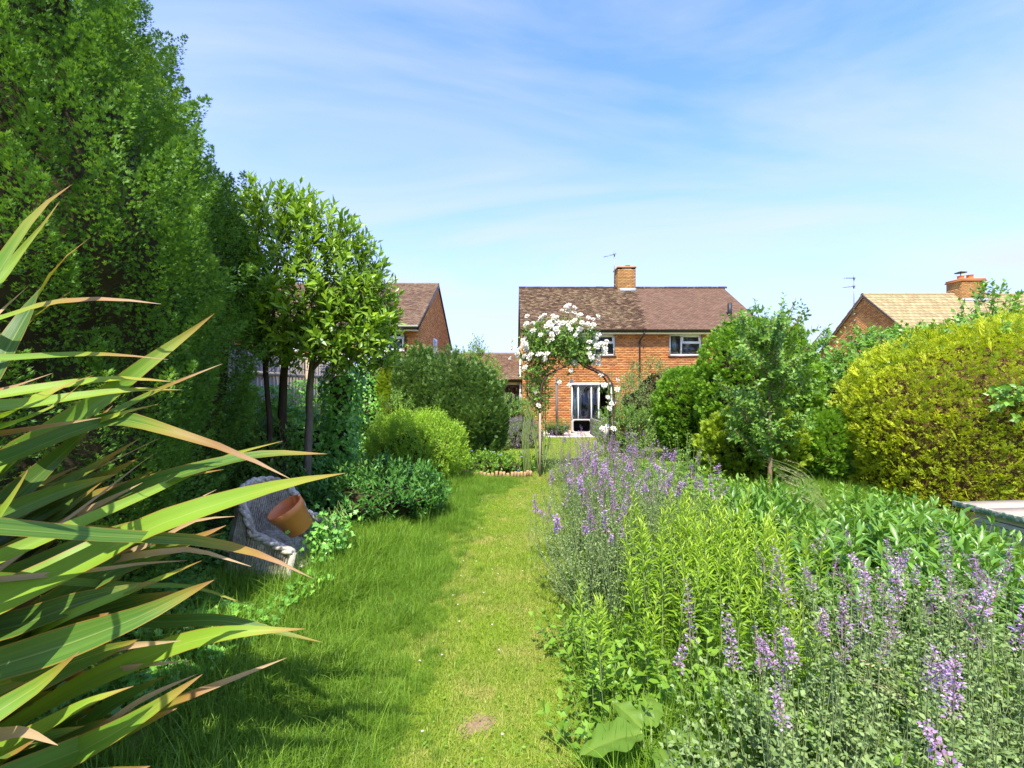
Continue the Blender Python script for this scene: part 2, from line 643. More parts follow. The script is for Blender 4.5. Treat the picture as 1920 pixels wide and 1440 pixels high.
# brick, per-brick colour from 'rnd'
def brick_mat(name, stops, stain=(.12, .075, .04), stain_amt=.35):
    m, t = new_mat(name)
    r = attr(t, 'rnd')
    c = ramp(t, r, stops)
    g = noise(t, 30, 4, .7)
    c = mixc(t, mth(t, 'MULTIPLY', g, .35), c, (.50, .30, .16))
    w = noise(t, .9, 4, .6)
    w2 = noise(t, 2.2, 5, .7, stretch=(1.6, 1.6, .35))
    f = mth(t, 'MULTIPLY', mth(t, 'MULTIPLY_ADD', mth(t, 'MAXIMUM', w, w2), 3.2, -1.6, True), stain_amt)
    c = mixc(t, f, c, stain)
    finish(t, c, .9, .2, bump=noise(t, 120, 4, .7), bstr=.4, bdist=.004)
    return m


brick_mat('brick_orange', [(0, (.30, .085, .022)), (.18, (.40, .125, .03)), (.45, (.50, .175, .042)), (.7, (.56, .215, .055)), (.88, (.62, .28, .085)), (1, (.36, .10, .03))], (.30, .15, .05), .35)
brick_mat('brick_brown', [(0, (.32, .115, .032)), (.3, (.45, .175, .045)), (.6, (.54, .23, .062)), (.85, (.60, .29, .095)), (1, (.32, .11, .04))], (.20, .11, .045), .4)
brick_mat('brick_chimney', [(0, (.28, .13, .04)), (.4, (.42, .20, .055)), (.8, (.50, .27, .085)), (1, (.34, .14, .04))], (.20, .14, .06), .5)
plain_mat('mortar', (.40, .27, .16), .95, .1, .35, 6, bump=.3, bscale=150)


def tile_mat(name, stops, lichen, lam, scale=9, lo=.5):
    m, t = new_mat(name)
    r = attr(t, 'rnd')
    c = ramp(t, r, stops)
    n1 = noise(t, scale, 6, .72)
    big = noise(t, .6, 3, .5)
    f = mth(t, 'MULTIPLY', mth(t, 'MULTIPLY_ADD', mth(t, 'MULTIPLY_ADD', big, .35, n1), 6, -6 * (lo + .17), True), lam)
    c = mixc(t, f, c, lichen)
    finish(t, c, .92, .15, bump=noise(t, 70, 4, .7), bstr=.5, bdist=.006)
    return m


tile_mat('tile_old', [(0, (.045, .026, .016)), (.4, (.085, .05, .03)), (.75, (.13, .08, .046)), (1, (.23, .16, .09))], (.30, .235, .13), .6, 12, .53)
tile_mat('tile_new', [(0, (.125, .073, .048)), (.5, (.16, .094, .062)), (1, (.19, .115, .076))], (.22, .16, .10), .25, 5, .55)
tile_mat('tile_left', [(0, (.095, .056, .038)), (.5, (.14, .085, .056)), (1, (.19, .125, .08))], (.30, .23, .15), .5, 9, .5)
tile_mat('tile_tan', [(0, (.30, .225, .115)), (.5, (.37, .285, .145)), (1, (.43, .335, .175))], (.30, .26, .14), .4, 6, .5)

plain_mat('white_paint', (.78, .78, .76), .4, .4, .08, 5)
plain_mat('white_render', (.72, .70, .66), .8, .2, .15, 2, bump=.15)
plain_mat('black_plastic', (.03, .028, .028), .5, .4, .3, 10)
plain_mat('lead_grey', (.42, .43, .44), .6, .3, .25, 9)
plain_mat('brown_stain_wood', (.085, .035, .022), .5, .4, .3, 12)
plain_mat('metal_grey', (.30, .30, .31), .4, .5, .3, 20, metal=.6)
plain_mat('room_wall', (.30, .25, .24), .9, .1, .1, 2)
plain_mat('room_dark', (.085, .06, .058), .9, .1, .1, 2)
plain_mat('sofa_fabric', (.23, .17, .20), .95, .1, .2, 6)
plain_mat('curtain_fabric', (.48, .55, .50), .9, .1, .12, 8)
plain_mat('cushion_fabric', (.45, .42, .42), .95, .1, .12, 8)
plain_mat('terracotta_pot', (.70, .23, .065), .45, .4, .1, 9)
plain_mat('pot_soil', (.06, .035, .02), 1, .1, .4, 30)
plain_mat('paving', (.62, .53, .42), .9, .2, .18, 3, bump=.2)
plain_mat('sleeper_wood', (.24, .215, .20), .9, .1, .3, 14, stretch=(1, 1, 6))
plain_mat('rattan_grey', (.27, .22, .165), .8, .2, .4, 30)
plain_mat('rattan_trim', (.48, .45, .40), .7, .3, .2, 20)
plain_mat('black_cushion', (.015, .015, .017), .9, .1, .2, 10)
plain_mat('arch_metal', (.055, .038, .03), .65, .3, .5, 14, col2=(.10, .05, .03))
plain_mat('stake_wood', (.46, .36, .25), .85, .2, .35, 14, stretch=(1, 1, .15))
plain_mat('post_grey', (.19, .165, .15), .85, .2, .35, 14, stretch=(1, 1, .15))
plain_mat('bark_grey', (.20, .165, .115), .95, .1, .45, 20, bump=.6, bscale=40, stretch=(1, 1, .3))
plain_mat('bark_dark', (.085, .06, .042), .95, .1, .45, 20, bump=.6, bscale=40, stretch=(1, 1, .3))
plain_mat('bark_young', (.30, .19, .11), .85, .2, .4, 20, bump=.3, bscale=40, stretch=(1, 1, .3))
plain_mat('twig_dark', (.060, .050, .022), 1, .05, .5, 9, bump=.8, bscale=30)
plain_mat('twig_brown', (.13, .075, .03), 1, .05, .5, 9, bump=.8, bscale=30)
plain_mat('fence_wood', (.34, .285, .24), .9, .15, .3, 7, stretch=(3, 3, .25), bump=.3, bscale=30)
plain_mat('log_wood', (.56, .34, .17), .85, .2, .35, 18)
plain_mat('soil', (.085, .062, .038), 1, .05, .5, 12, bump=.8, bscale=40)
plain_mat('stem_green', (.22, .29, .08), .7, .3, .3, 12)
plain_mat('stem_grey', (.22, .28, .11), .8, .2, .3, 12)
plain_mat('straw', (.40, .35, .18), .8, .2, .25, 20)

# glass: a clear, lightly tinted pane with a real reflection
m, t = new_mat('glass')
fr = node(t, 'ShaderNodeFresnel'); fr.inputs['IOR'].default_value = 1.5
tr = node(t, 'ShaderNodeBsdfTransparent'); tr.inputs[0].default_value = (.80, .86, .88, 1)
gl = node(t, 'ShaderNodeBsdfGlossy'); gl.inputs['Roughness'].default_value = .02; gl.inputs[0].default_value = (.9, .95, 1, 1)
mx = node(t, 'ShaderNodeMixShader'); ou = node(t, 'ShaderNodeOutputMaterial')
ff = mth(t, 'MULTIPLY_ADD', fr.outputs[0], .9, .01, True)
t.links.new(ff, mx.inputs[0]); t.links.new(tr.outputs[0], mx.inputs[1]); t.links.new(gl.outputs[0], mx.inputs[2]); t.links.new(mx.outputs[0], ou.inputs[0])

# weathered, once white-painted wicker
m, t = new_mat('wicker')
n1 = noise(t, 35, 5, .7); n2 = noise(t, 5, 3, .6)
c = ramp(t, mth(t, 'ADD', mth(t, 'MULTIPLY', n1, .6), mth(t, 'MULTIPLY', n2, .4)), [(.36, (.17, .13, .085)), (.5, (.42, .37, .28)), (.66, (.70, .66, .57))])
finish(t, c, .85, .2, bump=n1, bstr=.5, bdist=.004)

# flaking green paint over a greyed plank
m, t = new_mat('flaking_green')
n1 = noise(t, 14, 5, .65); n2 = noise(t, 40, 4, .6)
c = ramp(t, n1, [(.46, (.50, .44, .36)), (.52, (.07, .19, .10)), (.62, (.05, .15, .085)), (.68, (.46, .42, .34))])
c = mixc(t, mth(t, 'MULTIPLY', n2, .3), c, (.30, .27, .22))
finish(t, c, .85, .2, bump=n1, bstr=.3, bdist=.003)
plain_mat('weathered_board', (.62, .55, .43), .9, .15, .35, 9, stretch=(.4, 1, 6), bump=.3, bscale=60)
plain_mat('weathered_top', (.46, .38, .29), .9, .15, .28, 9, stretch=(1, .4, 6), bump=.3, bscale=60)

# leaves
leaf_mat('conifer_green', [(0, (.05, .032, .010)), (.05, (.024, .052, .010)), (.35, (.046, .105, .016)), (.7, (.082, .16, .022)), (1, (.17, .25, .038))], .6, .22, .32, nz=1.1, gain=1.95)
leaf_mat('bay_green', [(0, (.040, .080, .008)), (.4, (.085, .155, .012)), (.75, (.165, .26, .018)), (1, (.30, .38, .03))], .34, .45, .30, gain=1.85)
leaf_mat('ivy_green', [(0, (.030, .080, .012)), (.4, (.055, .14, .018)), (.75, (.095, .21, .028)), (1, (.19, .31, .05))], .4, .45, .30, gain=2.5)
leaf_mat('dark_laurel', [(0, (.018, .055, .010)), (.5, (.035, .095, .014)), (.85, (.06, .14, .018)), (1, (.11, .2, .03))], .45, .3, .25, gain=2.2)
leaf_mat('juniper_green', [(0, (.035, .070, .016)), (.4, (.062, .115, .026)), (.75, (.10, .165, .04)), (1, (.17, .24, .07))], .6, .3, .3, gain=1.9)
leaf_mat('privet_green', [(0, (.085, .16, .014)), (.4, (.16, .265, .02)), (.75, (.25, .37, .03)), (1, (.36, .46, .05))], .45, .35, .42, gain=1.6)
leaf_mat('golden_green', [(0, (.085, .13, .008)), (.35, (.18, .23, .010)), (.7, (.29, .32, .016)), (1, (.40, .39, .032))], .55, .3, .38, nz=.9, clump=.5, gain=1.9)
leaf_mat('golden_tip', [(0, (.10, .15, .012)), (.5, (.22, .27, .018)), (1, (.38, .37, .03))], .55, .3, .38, gain=2.0)
leaf_mat('thuja_green', [(0, (.045, .10, .010)), (.4, (.09, .18, .015)), (.75, (.15, .26, .022)), (1, (.24, .34, .035))], .55, .3, .35, gain=1.75)
leaf_mat('light_conifer', [(0, (.10, .16, .012)), (.4, (.19, .27, .018)), (.75, (.28, .36, .03)), (1, (.38, .43, .05))], .55, .3, .38, gain=1.4)
leaf_mat('apple_green', [(0, (.055, .11, .016)), (.4, (.095, .18, .025)), (.75, (.15, .26, .04)), (1, (.24, .34, .08))], .42, .4, .36, gain=1.6)
leaf_mat('creeper_green', [(0, (.035, .085, .012)), (.4, (.075, .16, .018)), (.75, (.13, .24, .028)), (1, (.21, .32, .05))], .38, .45, .34, gain=1.75)
leaf_mat('rose_leaf', [(0, (.05, .10, .016)), (.5, (.10, .19, .025)), (1, (.21, .30, .05))], .45, .4, .34, gain=1.6)
leaf_mat('grey_green', [(0, (.09, .15, .045)), (.4, (.15, .225, .068)), (.75, (.22, .30, .10)), (1, (.32, .39, .16))], .65, .25, .3, clump=.2, gain=1.2)
leaf_mat('goldenrod_green', [(0, (.10, .20, .014)), (.4, (.17, .295, .018)), (.75, (.26, .40, .025)), (1, (.42, .50, .05))], .45, .35, .42, clump=.1, gain=1.25)
leaf_mat('phlox_green', [(0, (.045, .115, .014)), (.4, (.085, .19, .02)), (.75, (.14, .27, .028)), (1, (.23, .36, .05))], .36, .5, .34, clump=.25, gain=1.35)
leaf_mat('weed_green', [(0, (.07, .15, .016)), (.5, (.14, .26, .025)), (1, (.25, .38, .05))], .45, .4, .4, gain=1.4)
leaf_mat('dock_green', [(0, (.10, .21, .016)), (1, (.24, .36, .05))], .45, .35, .42)
leaf_mat('lavender_purple', [(0, (.25, .13, .26)), (.4, (.37, .22, .38)), (.75, (.49, .34, .50)), (1, (.60, .46, .58))], .7, .2, .25, (1.1, 1, 1.15), clump=0)
leaf_mat('calyx_purple', [(0, (.20, .13, .13)), (.5, (.33, .20, .23)), (1, (.42, .31, .29))], .8, .1, .2, (1.1, 1, 1), clump=0)
leaf_mat('rose_white', [(0, (.62, .50, .34)), (.25, (.74, .67, .53)), (.6, (.80, .76, .66)), (1, (.84, .81, .74))], .6, .2, .25, (1, 1, .95), clump=0)
leaf_mat('blue_flower', [(0, (.22, .24, .55)), (1, (.36, .38, .7))], .6, .2, .25, (1, 1, 1), clump=0)
leaf_mat('poppy_orange', [(0, (.8, .35, .03)), (1, (.85, .45, .05))], .6, .2, .25, (1, 1, 1), clump=0)


def grass_mat(name, lo, mid, hi, dry, drylo, dryhi, transl=.4):
    m, t = new_mat(name)
    r = attr(t, 'rnd')
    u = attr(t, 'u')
    big = noise(t, .9, 4, .6)
    c = ramp(t, r, [(0, lo), (.5, mid), (1, hi)])
    oi = node(t, 'ShaderNodeObjectInfo').outputs['Random']
    dd = noise(t, 2.6, 5, .65)
    f = mth(t, 'MULTIPLY_ADD', mth(t, 'ADD', mth(t, 'ADD', mth(t, 'MULTIPLY', dd, .7), mth(t, 'MULTIPLY', big, .5)), mth(t, 'MULTIPLY', r, .25)), 1 / (dryhi - drylo), -drylo / (dryhi - drylo), True)
    c = mixc(t, f, c, dry)
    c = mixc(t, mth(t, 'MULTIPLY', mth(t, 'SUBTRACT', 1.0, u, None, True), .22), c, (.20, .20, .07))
    pt = noise(t, 1.7, 3, .6)
    c = mixc(t, mth(t, 'MULTIPLY', mth(t, 'MULTIPLY_ADD', pt, 4, -1.9, True), .45), c, lo)
    tc = mixc(t, 1.0, c, (1.25, 1.2, .6), 'MULTIPLY')
    finish(t, c, .5, .3, transl, tc)


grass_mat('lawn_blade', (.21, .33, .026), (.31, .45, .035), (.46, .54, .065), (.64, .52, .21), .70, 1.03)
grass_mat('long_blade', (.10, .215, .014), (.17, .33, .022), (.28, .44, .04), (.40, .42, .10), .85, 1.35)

# phormium leaf: u along the leaf, v across, rnd per leaf
m, t = new_mat('flax_leaf')
u = attr(t, 'u'); v = attr(t, 'v'); r = attr(t, 'rnd'); dry = attr(t, 'dry')
av = mth(t, 'ABSOLUTE', v)
lines = noise(t, 55, 3, .6, vec=None, space='Object')
cmb = node(t, 'ShaderNodeCombineXYZ'); t.links.new(mth(t, 'MULTIPLY', v, 9.0), cmb.inputs[0]); t.links.new(mth(t, 'MULTIPLY', u, 1.2), cmb.inputs[1]); t.links.new(mth(t, 'MULTIPLY', r, 40.0), cmb.inputs[2])
st = node(t, 'ShaderNodeTexNoise'); st.inputs['Scale'].default_value = 1.6; st.inputs['Detail'].default_value = 4; t.links.new(cmb.outputs[0], st.inputs['Vector'])
stf = st.outputs['Fac']
green = ramp(t, r, [(0, (.04, .095, .018)), (.35, (.07, .16, .020)), (.7, (.14, .27, .020)), (1, (.26, .38, .028))])
green = mixc(t, mth(t, 'MULTIPLY', mth(t, 'MULTIPLY_ADD', stf, 3.0, -1.1, True), .3), green, (.24, .38, .05))
mid = mth(t, 'MULTIPLY', mth(t, 'SUBTRACT', 1.0, mth(t, 'MULTIPLY', av, 16.0), None, True), .35)
green = mixc(t, mid, green, (.42, .42, .13))
edge = mth(t, 'MULTIPLY_ADD', av, 9.0, -8.0, True)
green = mixc(t, mth(t, 'MULTIPLY', edge, .85), green, (.34, .16, .03))
tipn = mth(t, 'ADD', u, mth(t, 'MULTIPLY_ADD', stf, .16, -.08))
tipn = mth(t, 'ADD', tipn, mth(t, 'MULTIPLY', dry, 1.0))
yel = mth(t, 'MULTIPLY_ADD', tipn, 7.0, -6.3, True)
brn = mth(t, 'MULTIPLY_ADD', tipn, 13.0, -12.35, True)
pal = mth(t, 'MULTIPLY_ADD', tipn, 12.0, -12.1, True)
c = mixc(t, mth(t, 'MULTIPLY', yel, .8), green, (.42, .33, .035))
c = mixc(t, brn, c, (.30, .14, .045))
c = mixc(t, pal, c, (.42, .29, .15))
fleck = noise(t, 26, 4, .7, space='Object')
c = mixc(t, mth(t, 'MULTIPLY', mth(t, 'MULTIPLY_ADD', fleck, 9, -5.9, True), .5), c, (.22, .15, .05))
finish(t, c, .48, .3, .28, mixc(t, 1.0, c, (1.25, 1.15, .6), 'MULTIPLY'), bump=stf, bstr=.25, bdist=.004)

# ground: soil and thatch under the grass
m, t = new_mat('lawn_ground')
n1 = noise(t, 3, 5, .65); n2 = noise(t, 45, 4, .7)
c = ramp(t, n1, [(.3, (.17, .21, .04)), (.5, (.27, .29, .06)), (.72, (.42, .35, .13))])
c = mixc(t, mth(t, 'MULTIPLY', n2, .5), c, (.11, .12, .035))
finish(t, c, 1, .05, bump=n2, bstr=.6, bdist=.02)

# ------------------------------------------------------------------ setting: ground


def gz(y):
    return -0.12 * min(max((y - 10.0) / 8.5, 0), 1)


ys = [-60, -10, 0, 2, 5, 8, 10, 12, 14, 16, 18.5, 22, 30, 60, 200, 1500]
xs = [-1500, -200, -40, -10, -4, 0, 4, 10, 40, 200, 1500]
V = np.array([[x, y, gz(y)] for y in ys for x in xs]); k = len(xs)
F = [[i * k + j, i * k + j + 1, (i + 1) * k + j + 1, (i + 1) * k + j] for i in range(len(ys) - 1) for j in range(k - 1)]
obj_np('ground', V, [np.array(F)], MAT['lawn_ground'], kind='structure')

# planting soil of the right border and the left border
mb = MB()
mb.poly([(.55, 1.2, .004), (9, 1.2, .004), (9, 9.9, .004), (1.5, 9.9, .004), (1.0, 7.5, .004), (.6, 4, .004)], (0, 0, .03))
meta(mb.build('border_soil', MAT['soil']), kind='structure')
mb = MB()
mb.poly([(-9, 1.0, .004), (-2.6, 1.0, .004), (-2.4, 4, .004), (-2.0, 6.2, .004), (-1.3, 8.6, .004), (-1.3, 9.9, .004), (-9, 9.9, .004)], (0, 0, .03))
meta(mb.build('border_soil', MAT['soil']), kind='structure')

# patio at the back door: slabs laid side by side
pat = MB(); pat.box(1.25, 5.2, 16.85, 20.2, -.2, -.122)
patio = pat.build('patio', MAT['mortar']); patio['kind'] = 'structure'; ORG[patio] = np.zeros(3)
for i in range(7):
    for j in range(6):
        q = MB(); x = 1.26 + i * .563; y = 16.86 + j * .53
        q.box(x, x + .553, y, y + .52, -.122, -.10 + random.uniform(-.003, .003))
        q.build('paving_slab', MAT['paving'], patio)

# ------------------------------------------------------------------ houses
ZA = np.array([0, 0, 1.0])


def brick_panel(parent, O, U, N, u1, z1, openings=(), bm='brick_orange', topfn=None, thick=.22, top_poly=None, name='wall'):
    """A wall O + u*U + z*Z: mortar slab with openings and every brick standing 8 mm proud of it."""
    O = np.array(O, float); U = np.array(U, float); N = np.array(N, float)
    us = sorted({0, u1, *[a for o in openings for a in o[:2]]}); zs = sorted({0, z1, *[a for o in openings for a in o[2:]]})
    mb = MB()
    if top_poly is not None:
        mb.poly([O + U * a + ZA * b for a, b in top_poly], -N * thick)
    else:
        lo = []; hi = []
        for a, b in zip(us[:-1], us[1:]):
            for c, d in zip(zs[:-1], zs[1:]):
                cu, cz = (a + b) / 2, (c + d) / 2
                if any(o[0] < cu < o[1] and o[2] < cz < o[3] for o in openings): continue
                lo.append((a, c, -thick)); hi.append((b, d, 0))
        Vb, Fb = boxes_np(lo, hi, O, U, ZA, N, True)
        mb.add(Vb, Fb)
    w = mb.build(name, MAT['mortar'], parent)
    lo = []; hi = []
    nc = int(z1 / .075)
    for r in range(nc):
        z = r * .075 + .005; off = -.1125 if r % 2 else 0
        u = off
        while u < u1:
            a, b = max(u, 0) + .005, min(u + .225, u1) - .005
            u += .225
            if b - a < .03: continue
            segs = [(a, b)]
            for o in openings:
                if o[2] < z + .0325 < o[3]:
                    ns = []
                    for s, e in segs:
                        if e <= o[0] or s >= o[1]: ns.append((s, e)); continue
                        if s < o[0] - .02: ns.append((s, o[0] - .003))
                        if e > o[1] + .02: ns.append((o[1] + .003, e))
                    segs = ns
            for s, e in segs:
                if topfn and topfn((s + e) / 2) < z + .075: continue
                lo.append((s, z, -.003)); hi.append((e, z + .065, .008 + random.uniform(-.002, .002)))
    Vb, Fb = boxes_np(lo, hi, O, U, ZA, N)
    rnd = np.repeat(R.random(len(lo)), 8)
    obj_np('brickwork', Vb, [Fb], MAT[bm], w, {'rnd': rnd}, kind='stuff')
    return w


def roof_tiles(parent, mats, O, U, S, N, width, length, tw, ex, jit, thick, split=None, name='roof_tiles'):
    O = np.array(O, float); M = np.array([U, S, N], float)
    nc = int(length / ex) + 1
    out = {k_: ([], []) for k_ in range(len(mats))}
    for r in range(nc):
        off = -(tw / 2) if r % 2 else 0
        u = off
        s0 = r * ex - .03
        while u < width:
            a, b = max(u, 0) + .003, min(u + tw, width) - .003
            u += tw
            if b - a < .02: continue
            k_ = 0
            if split is not None and (a + b) / 2 > split(s0): k_ = 1
            j = jit if k_ == 0 else jit * .35
            e0 = s0 + random.gauss(0, j * .6); e1 = min(s0 + ex * 1.25, length)
            t0 = thick + abs(random.gauss(0, j)); t1 = .008
            sk = random.gauss(0, j * .5)
            out[k_][0].append([(a, e0, 0), (b, e0 + sk, 0), (b, e1, 0), (a, e1, 0), (a, e0, t0), (b, e0 + sk, t0 + random.gauss(0, j * .5)), (b, e1, t1), (a, e1, t1)])
            out[k_][1].append(random.random())
    for k_, mn in enumerate(mats):
        L = np.array(out[k_][0])
        if not len(L): continue
        Vt = L.reshape(-1, 3) @ M + O
        Ft = (QB[1:][None] + (np.arange(len(L)) * 8)[:, None, None]).reshape(-1, 4)
        obj_np(name, Vt, [Ft], MAT[mn], parent, {'rnd': np.repeat(np.array(out[k_][1]), 8)}, kind='stuff')


def gable_roof(parent, x0, x1, yf, zf, yr, zr, yb, zb, mats, tw=.165, ex=.1, jit=.008, thick=.018, split=None, name='roof'):
    dy, dz = yr - yf, zr - zf
    Ls = math.hypot(dy, dz); S = (0, dy / Ls, dz / Ls); N = (0, -dz / Ls, dy / Ls)
    mb = MB()
    mb.poly([(x0, yf, zf - .02), (x1, yf, zf - .02), (x1, yr, zr - .02), (x0, yr, zr - .02)], (0, 0, -.12))
    mb.poly([(x0, yr, zr - .021), (x1, yr, zr - .021), (x1, yb, zb - .02), (x0, yb, zb - .02)], (0, 0, -.12))
    rf = mb.build(name, MAT['brown_stain_wood'], parent)
    roof_tiles(rf, mats, (x0, yf, zf), (1, 0, 0), S, N, x1 - x0, Ls, tw, ex, jit, thick, split)
    Lb = math.hypot(yb - yr, zb - zr)
    roof_tiles(rf, [mats[0]], (x1, yb, zb), (-1, 0, 0), (0, (yr - yb) / Lb, (zr - zb) / Lb), (0, (zr - zb) / Lb, (yb - yr) / Lb), x1 - x0, Lb, tw * 2, ex * 2, jit, thick)
    # ridge tiles, one by one
    x = x0; proto = None
    while x < x1 - .05:
        if proto is None:
            q = MB()
            a = np.linspace(-.25, pi + .25, 8)
            pr = [(-.13 * cos(t_), .10 * sin(t_)) for t_ in a]
            Vq = [(xx, y_, z_) for xx in (0, .40) for (y_, z_) in pr]
            q.add(np.array(Vq) + ORG[rf], [[i, i + 1, 8 + i + 1, 8 + i] for i in range(7)])
            proto = q.build('ridge_tile', MAT[mats[0]], rf); o = proto
        else:
            o = proto.copy(); COL.objects.link(o)
        o.location = Vector((x, yr, zr - .03 + random.uniform(-.008, .008))) - Vector(ORG[rf])
        x += .405
    return rf


def window(parent, x0, x1, z0, z1, yf, cols, casement=None, frame='white_paint', sill=True, curtain=0, fw=.065):
    """cols: relative mullion positions; casement: (column, share of the height) for a top-hung light."""
    mb = MB()
    mb.box(x0, x0 + fw, yf - .02, yf + .07, z0, z1); mb.box(x1 - fw, x1, yf - .02, yf + .07, z0, z1)
    mb.box(x0 + fw, x1 - fw, yf - .02, yf + .07, z1 - fw, z1); mb.box(x0 + fw, x1 - fw, yf - .02, yf + .07, z0, z0 + fw)
    edges = [x0] + [x0 + (x1 - x0) * c_ for c_ in cols] + [x1]
    for xm in edges[1:-1]:
        mb.box(xm - fw * .5, xm + fw * .5, yf - .018, yf + .068, z0 + fw, z1 - fw)
    w = mb.build('window', MAT[frame], parent)
    for i in range(len(edges) - 1):
        a = edges[i] + (fw if i == 0 else fw * .5); b = edges[i + 1] - (fw if i == len(edges) - 2 else fw * .5)
        top = z1 - fw; bot = z0 + fw
        if casement and i in casement[0]:
            zt = top - (top - bot) * casement[1]
            c = MB()
            c.box(a, b, yf - .034, yf + .05, zt - .05, zt + .05)
            c.box(a, a + .05, yf - .034, yf + .05, zt + .05, top); c.box(b - .05, b, yf - .034, yf + .05, zt + .05, top)
            c.box(a + .05, b - .05, yf - .034, yf + .05, top - .05, top)
            c.build('casement', MAT[frame], w)
            p = MB(); p.box(a + .05, b - .05, yf + .01, yf + .02, zt + .05, top - .05); p.build('pane', MAT['glass'], w)
            top = zt - .05
        p = MB(); p.box(a, b, yf + .02, yf + .03, bot, top); p.build('pane', MAT['glass'], w)
    if sill:
        s = MB(); s.box(x0 - .06, x1 + .06, yf - .09, yf + .02, z0 - .07, z0 - .005); s.build('sill', MAT[sill if isinstance(sill, str) else 'white_paint'], w)
    if curtain:
        c = MB(); n_ = 14; a = x0 + fw; b = x0 + (x1 - x0) * curtain
        xx = np.linspace(a, b, n_ * 2)
        pts = [(x_, yf + .22 + .035 * sin(i * 1.6), z) for z in (z0, z1) for i, x_ in enumerate(xx)]
        m_ = len(xx)
        c.add(pts, [[i, i + 1, m_ + i + 1, m_ + i] for i in range(m_ - 1)])
        c.build('curtain', MAT['curtain_fabric'], w)
    return w


def chimney(parent, x0, x1, y0, y1, z0, z1, bm):
    cb = MB(); cb.box(x0 + .01, x1 - .01, y0 + .24, y1 - .01, z0, z1)
    st = cb.build('chimney', MAT['mortar'], parent)
    brick_panel(st, (x0, y0, z0), (1, 0, 0), (0, -1, 0), x1 - x0, z1 - z0, bm=bm, name='stack_face')
    return st


def chimney_sides(parent, x0, x1, y0, y1, z0, z1, bm):
    w = brick_panel(parent, (x0, y1, z0), (0, -1, 0), (-1, 0, 0), y1 - y0, z1 - z0, bm=bm, name='stack_face')
    w2 = brick_panel(parent, (x1, y0, z0), (0, 1, 0), (1, 0, 0), y1 - y0, z1 - z0, bm=bm, name='stack_face')


def gutter(parent, x0, x1, y, z, mat='black_plastic'):
    mb = MB()
    a = np.linspace(0, pi, 8)
    V_ = [(x_, y - .055 * cos(t_), z - .065 * sin(t_)) for x_ in (x0, x1) for t_ in a]
    mb.add(V_, [[i, i + 1, 9 + i, 8 + i] for i in range(7)])
    return mb.build('gutter', MAT[mat], parent)


# --- the pair of houses straight ahead
HX0, HX1, HY, HB = .47, 10.9, 20.0, -.14
EZ = 4.30
hs = thing('semi_detached_house', 'orange brick two storey house pair with half mossy half newer brown tiled roof', 'house', (HX0, HY, HB))
win1 = (XP(1078, 20), XP(1153, 20), ZP(667, 20), ZP(627, 20))
win2 = (XP(1255, 20), XP(1315, 20), ZP(667, 20), ZP(627, 20))
win3 = (XP(1359, 20), XP(1419, 20), ZP(667, 20), ZP(627, 20))
door = (XP(1071, 20), XP(1148, 20), -.07, ZP(718, 20))
ops = [(a - HX0, b - HX0, c - HB, d - HB) for a, b, c, d in (win1, win2, win3, door)]
brick_panel(hs, (HX0, HY, HB), (1, 0, 0), (0, -1, 0), HX1 - HX0, EZ - HB, ops)
mb = MB()   # the other walls, floors and rooms
mb.box(HX0, HX0 + .22, HY + .22, 28, HB, EZ); mb.box(HX1 - .22, HX1, HY + .22, 28, HB, EZ); mb.box(HX0 + .22, HX1 - .22, 27.8, 28, HB, EZ)
mb.poly([(HX0, HY + .1, EZ), (HX0, 27.9, EZ), (HX0, 24, 6.85)], (.2, 0, 0)); mb.poly([(HX1 - .2, HY + .1, EZ), (HX1 - .2, 27.9, EZ), (HX1 - .2, 24, 6.85)], (.2, 0, 0))
mb.build('side_wall', MAT['brick_brown'], hs)
mb = MB(); mb.box(HX0 + .23, HX1 - .23, HY + .23, 27.7, 2.25, 2.4); mb.box(HX0 + .23, HX1 - .23, HY + .23, 27.7, EZ - .1, EZ - .02); mb.box(HX0 + .23, HX1 - .23, HY + .23, 27.7, HB, -.08)
mb.box(5.6, 5.8, HY + .23, 27.7, -.07, 2.24); mb.box(5.6, 5.8, HY + .23, 27.7, 2.41, EZ - .11); mb.box(HX0 + .23, 5.59, 24.4, 24.5, -.07, 2.24); mb.box(HX0 + .23, 5.59, 23.4, 23.5, 2.41, EZ - .11); mb.box(5.81, HX1 - .23, 23.4, 23.5, 2.41, EZ - .11)
mb.build('room_wall', MAT['room_wall'], hs)
gable_roof(hs, .36, 11.12, 19.66, 4.30, 24, 7.04, 28.34, 4.30, ['tile_old', 'tile_new'], tw=.165, ex=.098, jit=.011, thick=.016, split=lambda s: 5.55 + .11 * s + .12 * ((int(s / .098) % 3) - 1))
mb = MB(); mb.box(.40, 11.08, 19.70, 19.73, 4.10, 4.28); mb.build('fascia', MAT['white_paint'], hs)
mb = MB(); mb.box(.40, 11.08, 19.735, 19.99, 4.115, 4.14); mb.build('soffit', MAT['white_paint'], hs)
gutter(hs, .38, 11.1, 19.635, 4.285)
mb = MB(); mb.tube([(5.72, 19.66, 4.22), (5.72, 19.68, 4.08), (5.60, 19.93, 3.82), (5.60, 19.95, 3.6), (5.60, 19.95, HB + .1)], .04, 8); mb.build('downpipe', MAT['black_plastic'], hs)
mb = MB(); mb.tube([(10.0, 20.9, 4.9), (10.0, 20.9, 5.65)], .10, 10); mb.build('flue', MAT['black_plastic'], hs)
mb = MB(); mb.tube([(.98, 19.62, 4.05), (.98, 19.62, 4.62)], .045, 8); mb.build('vent_pipe', MAT['white_paint'], hs)
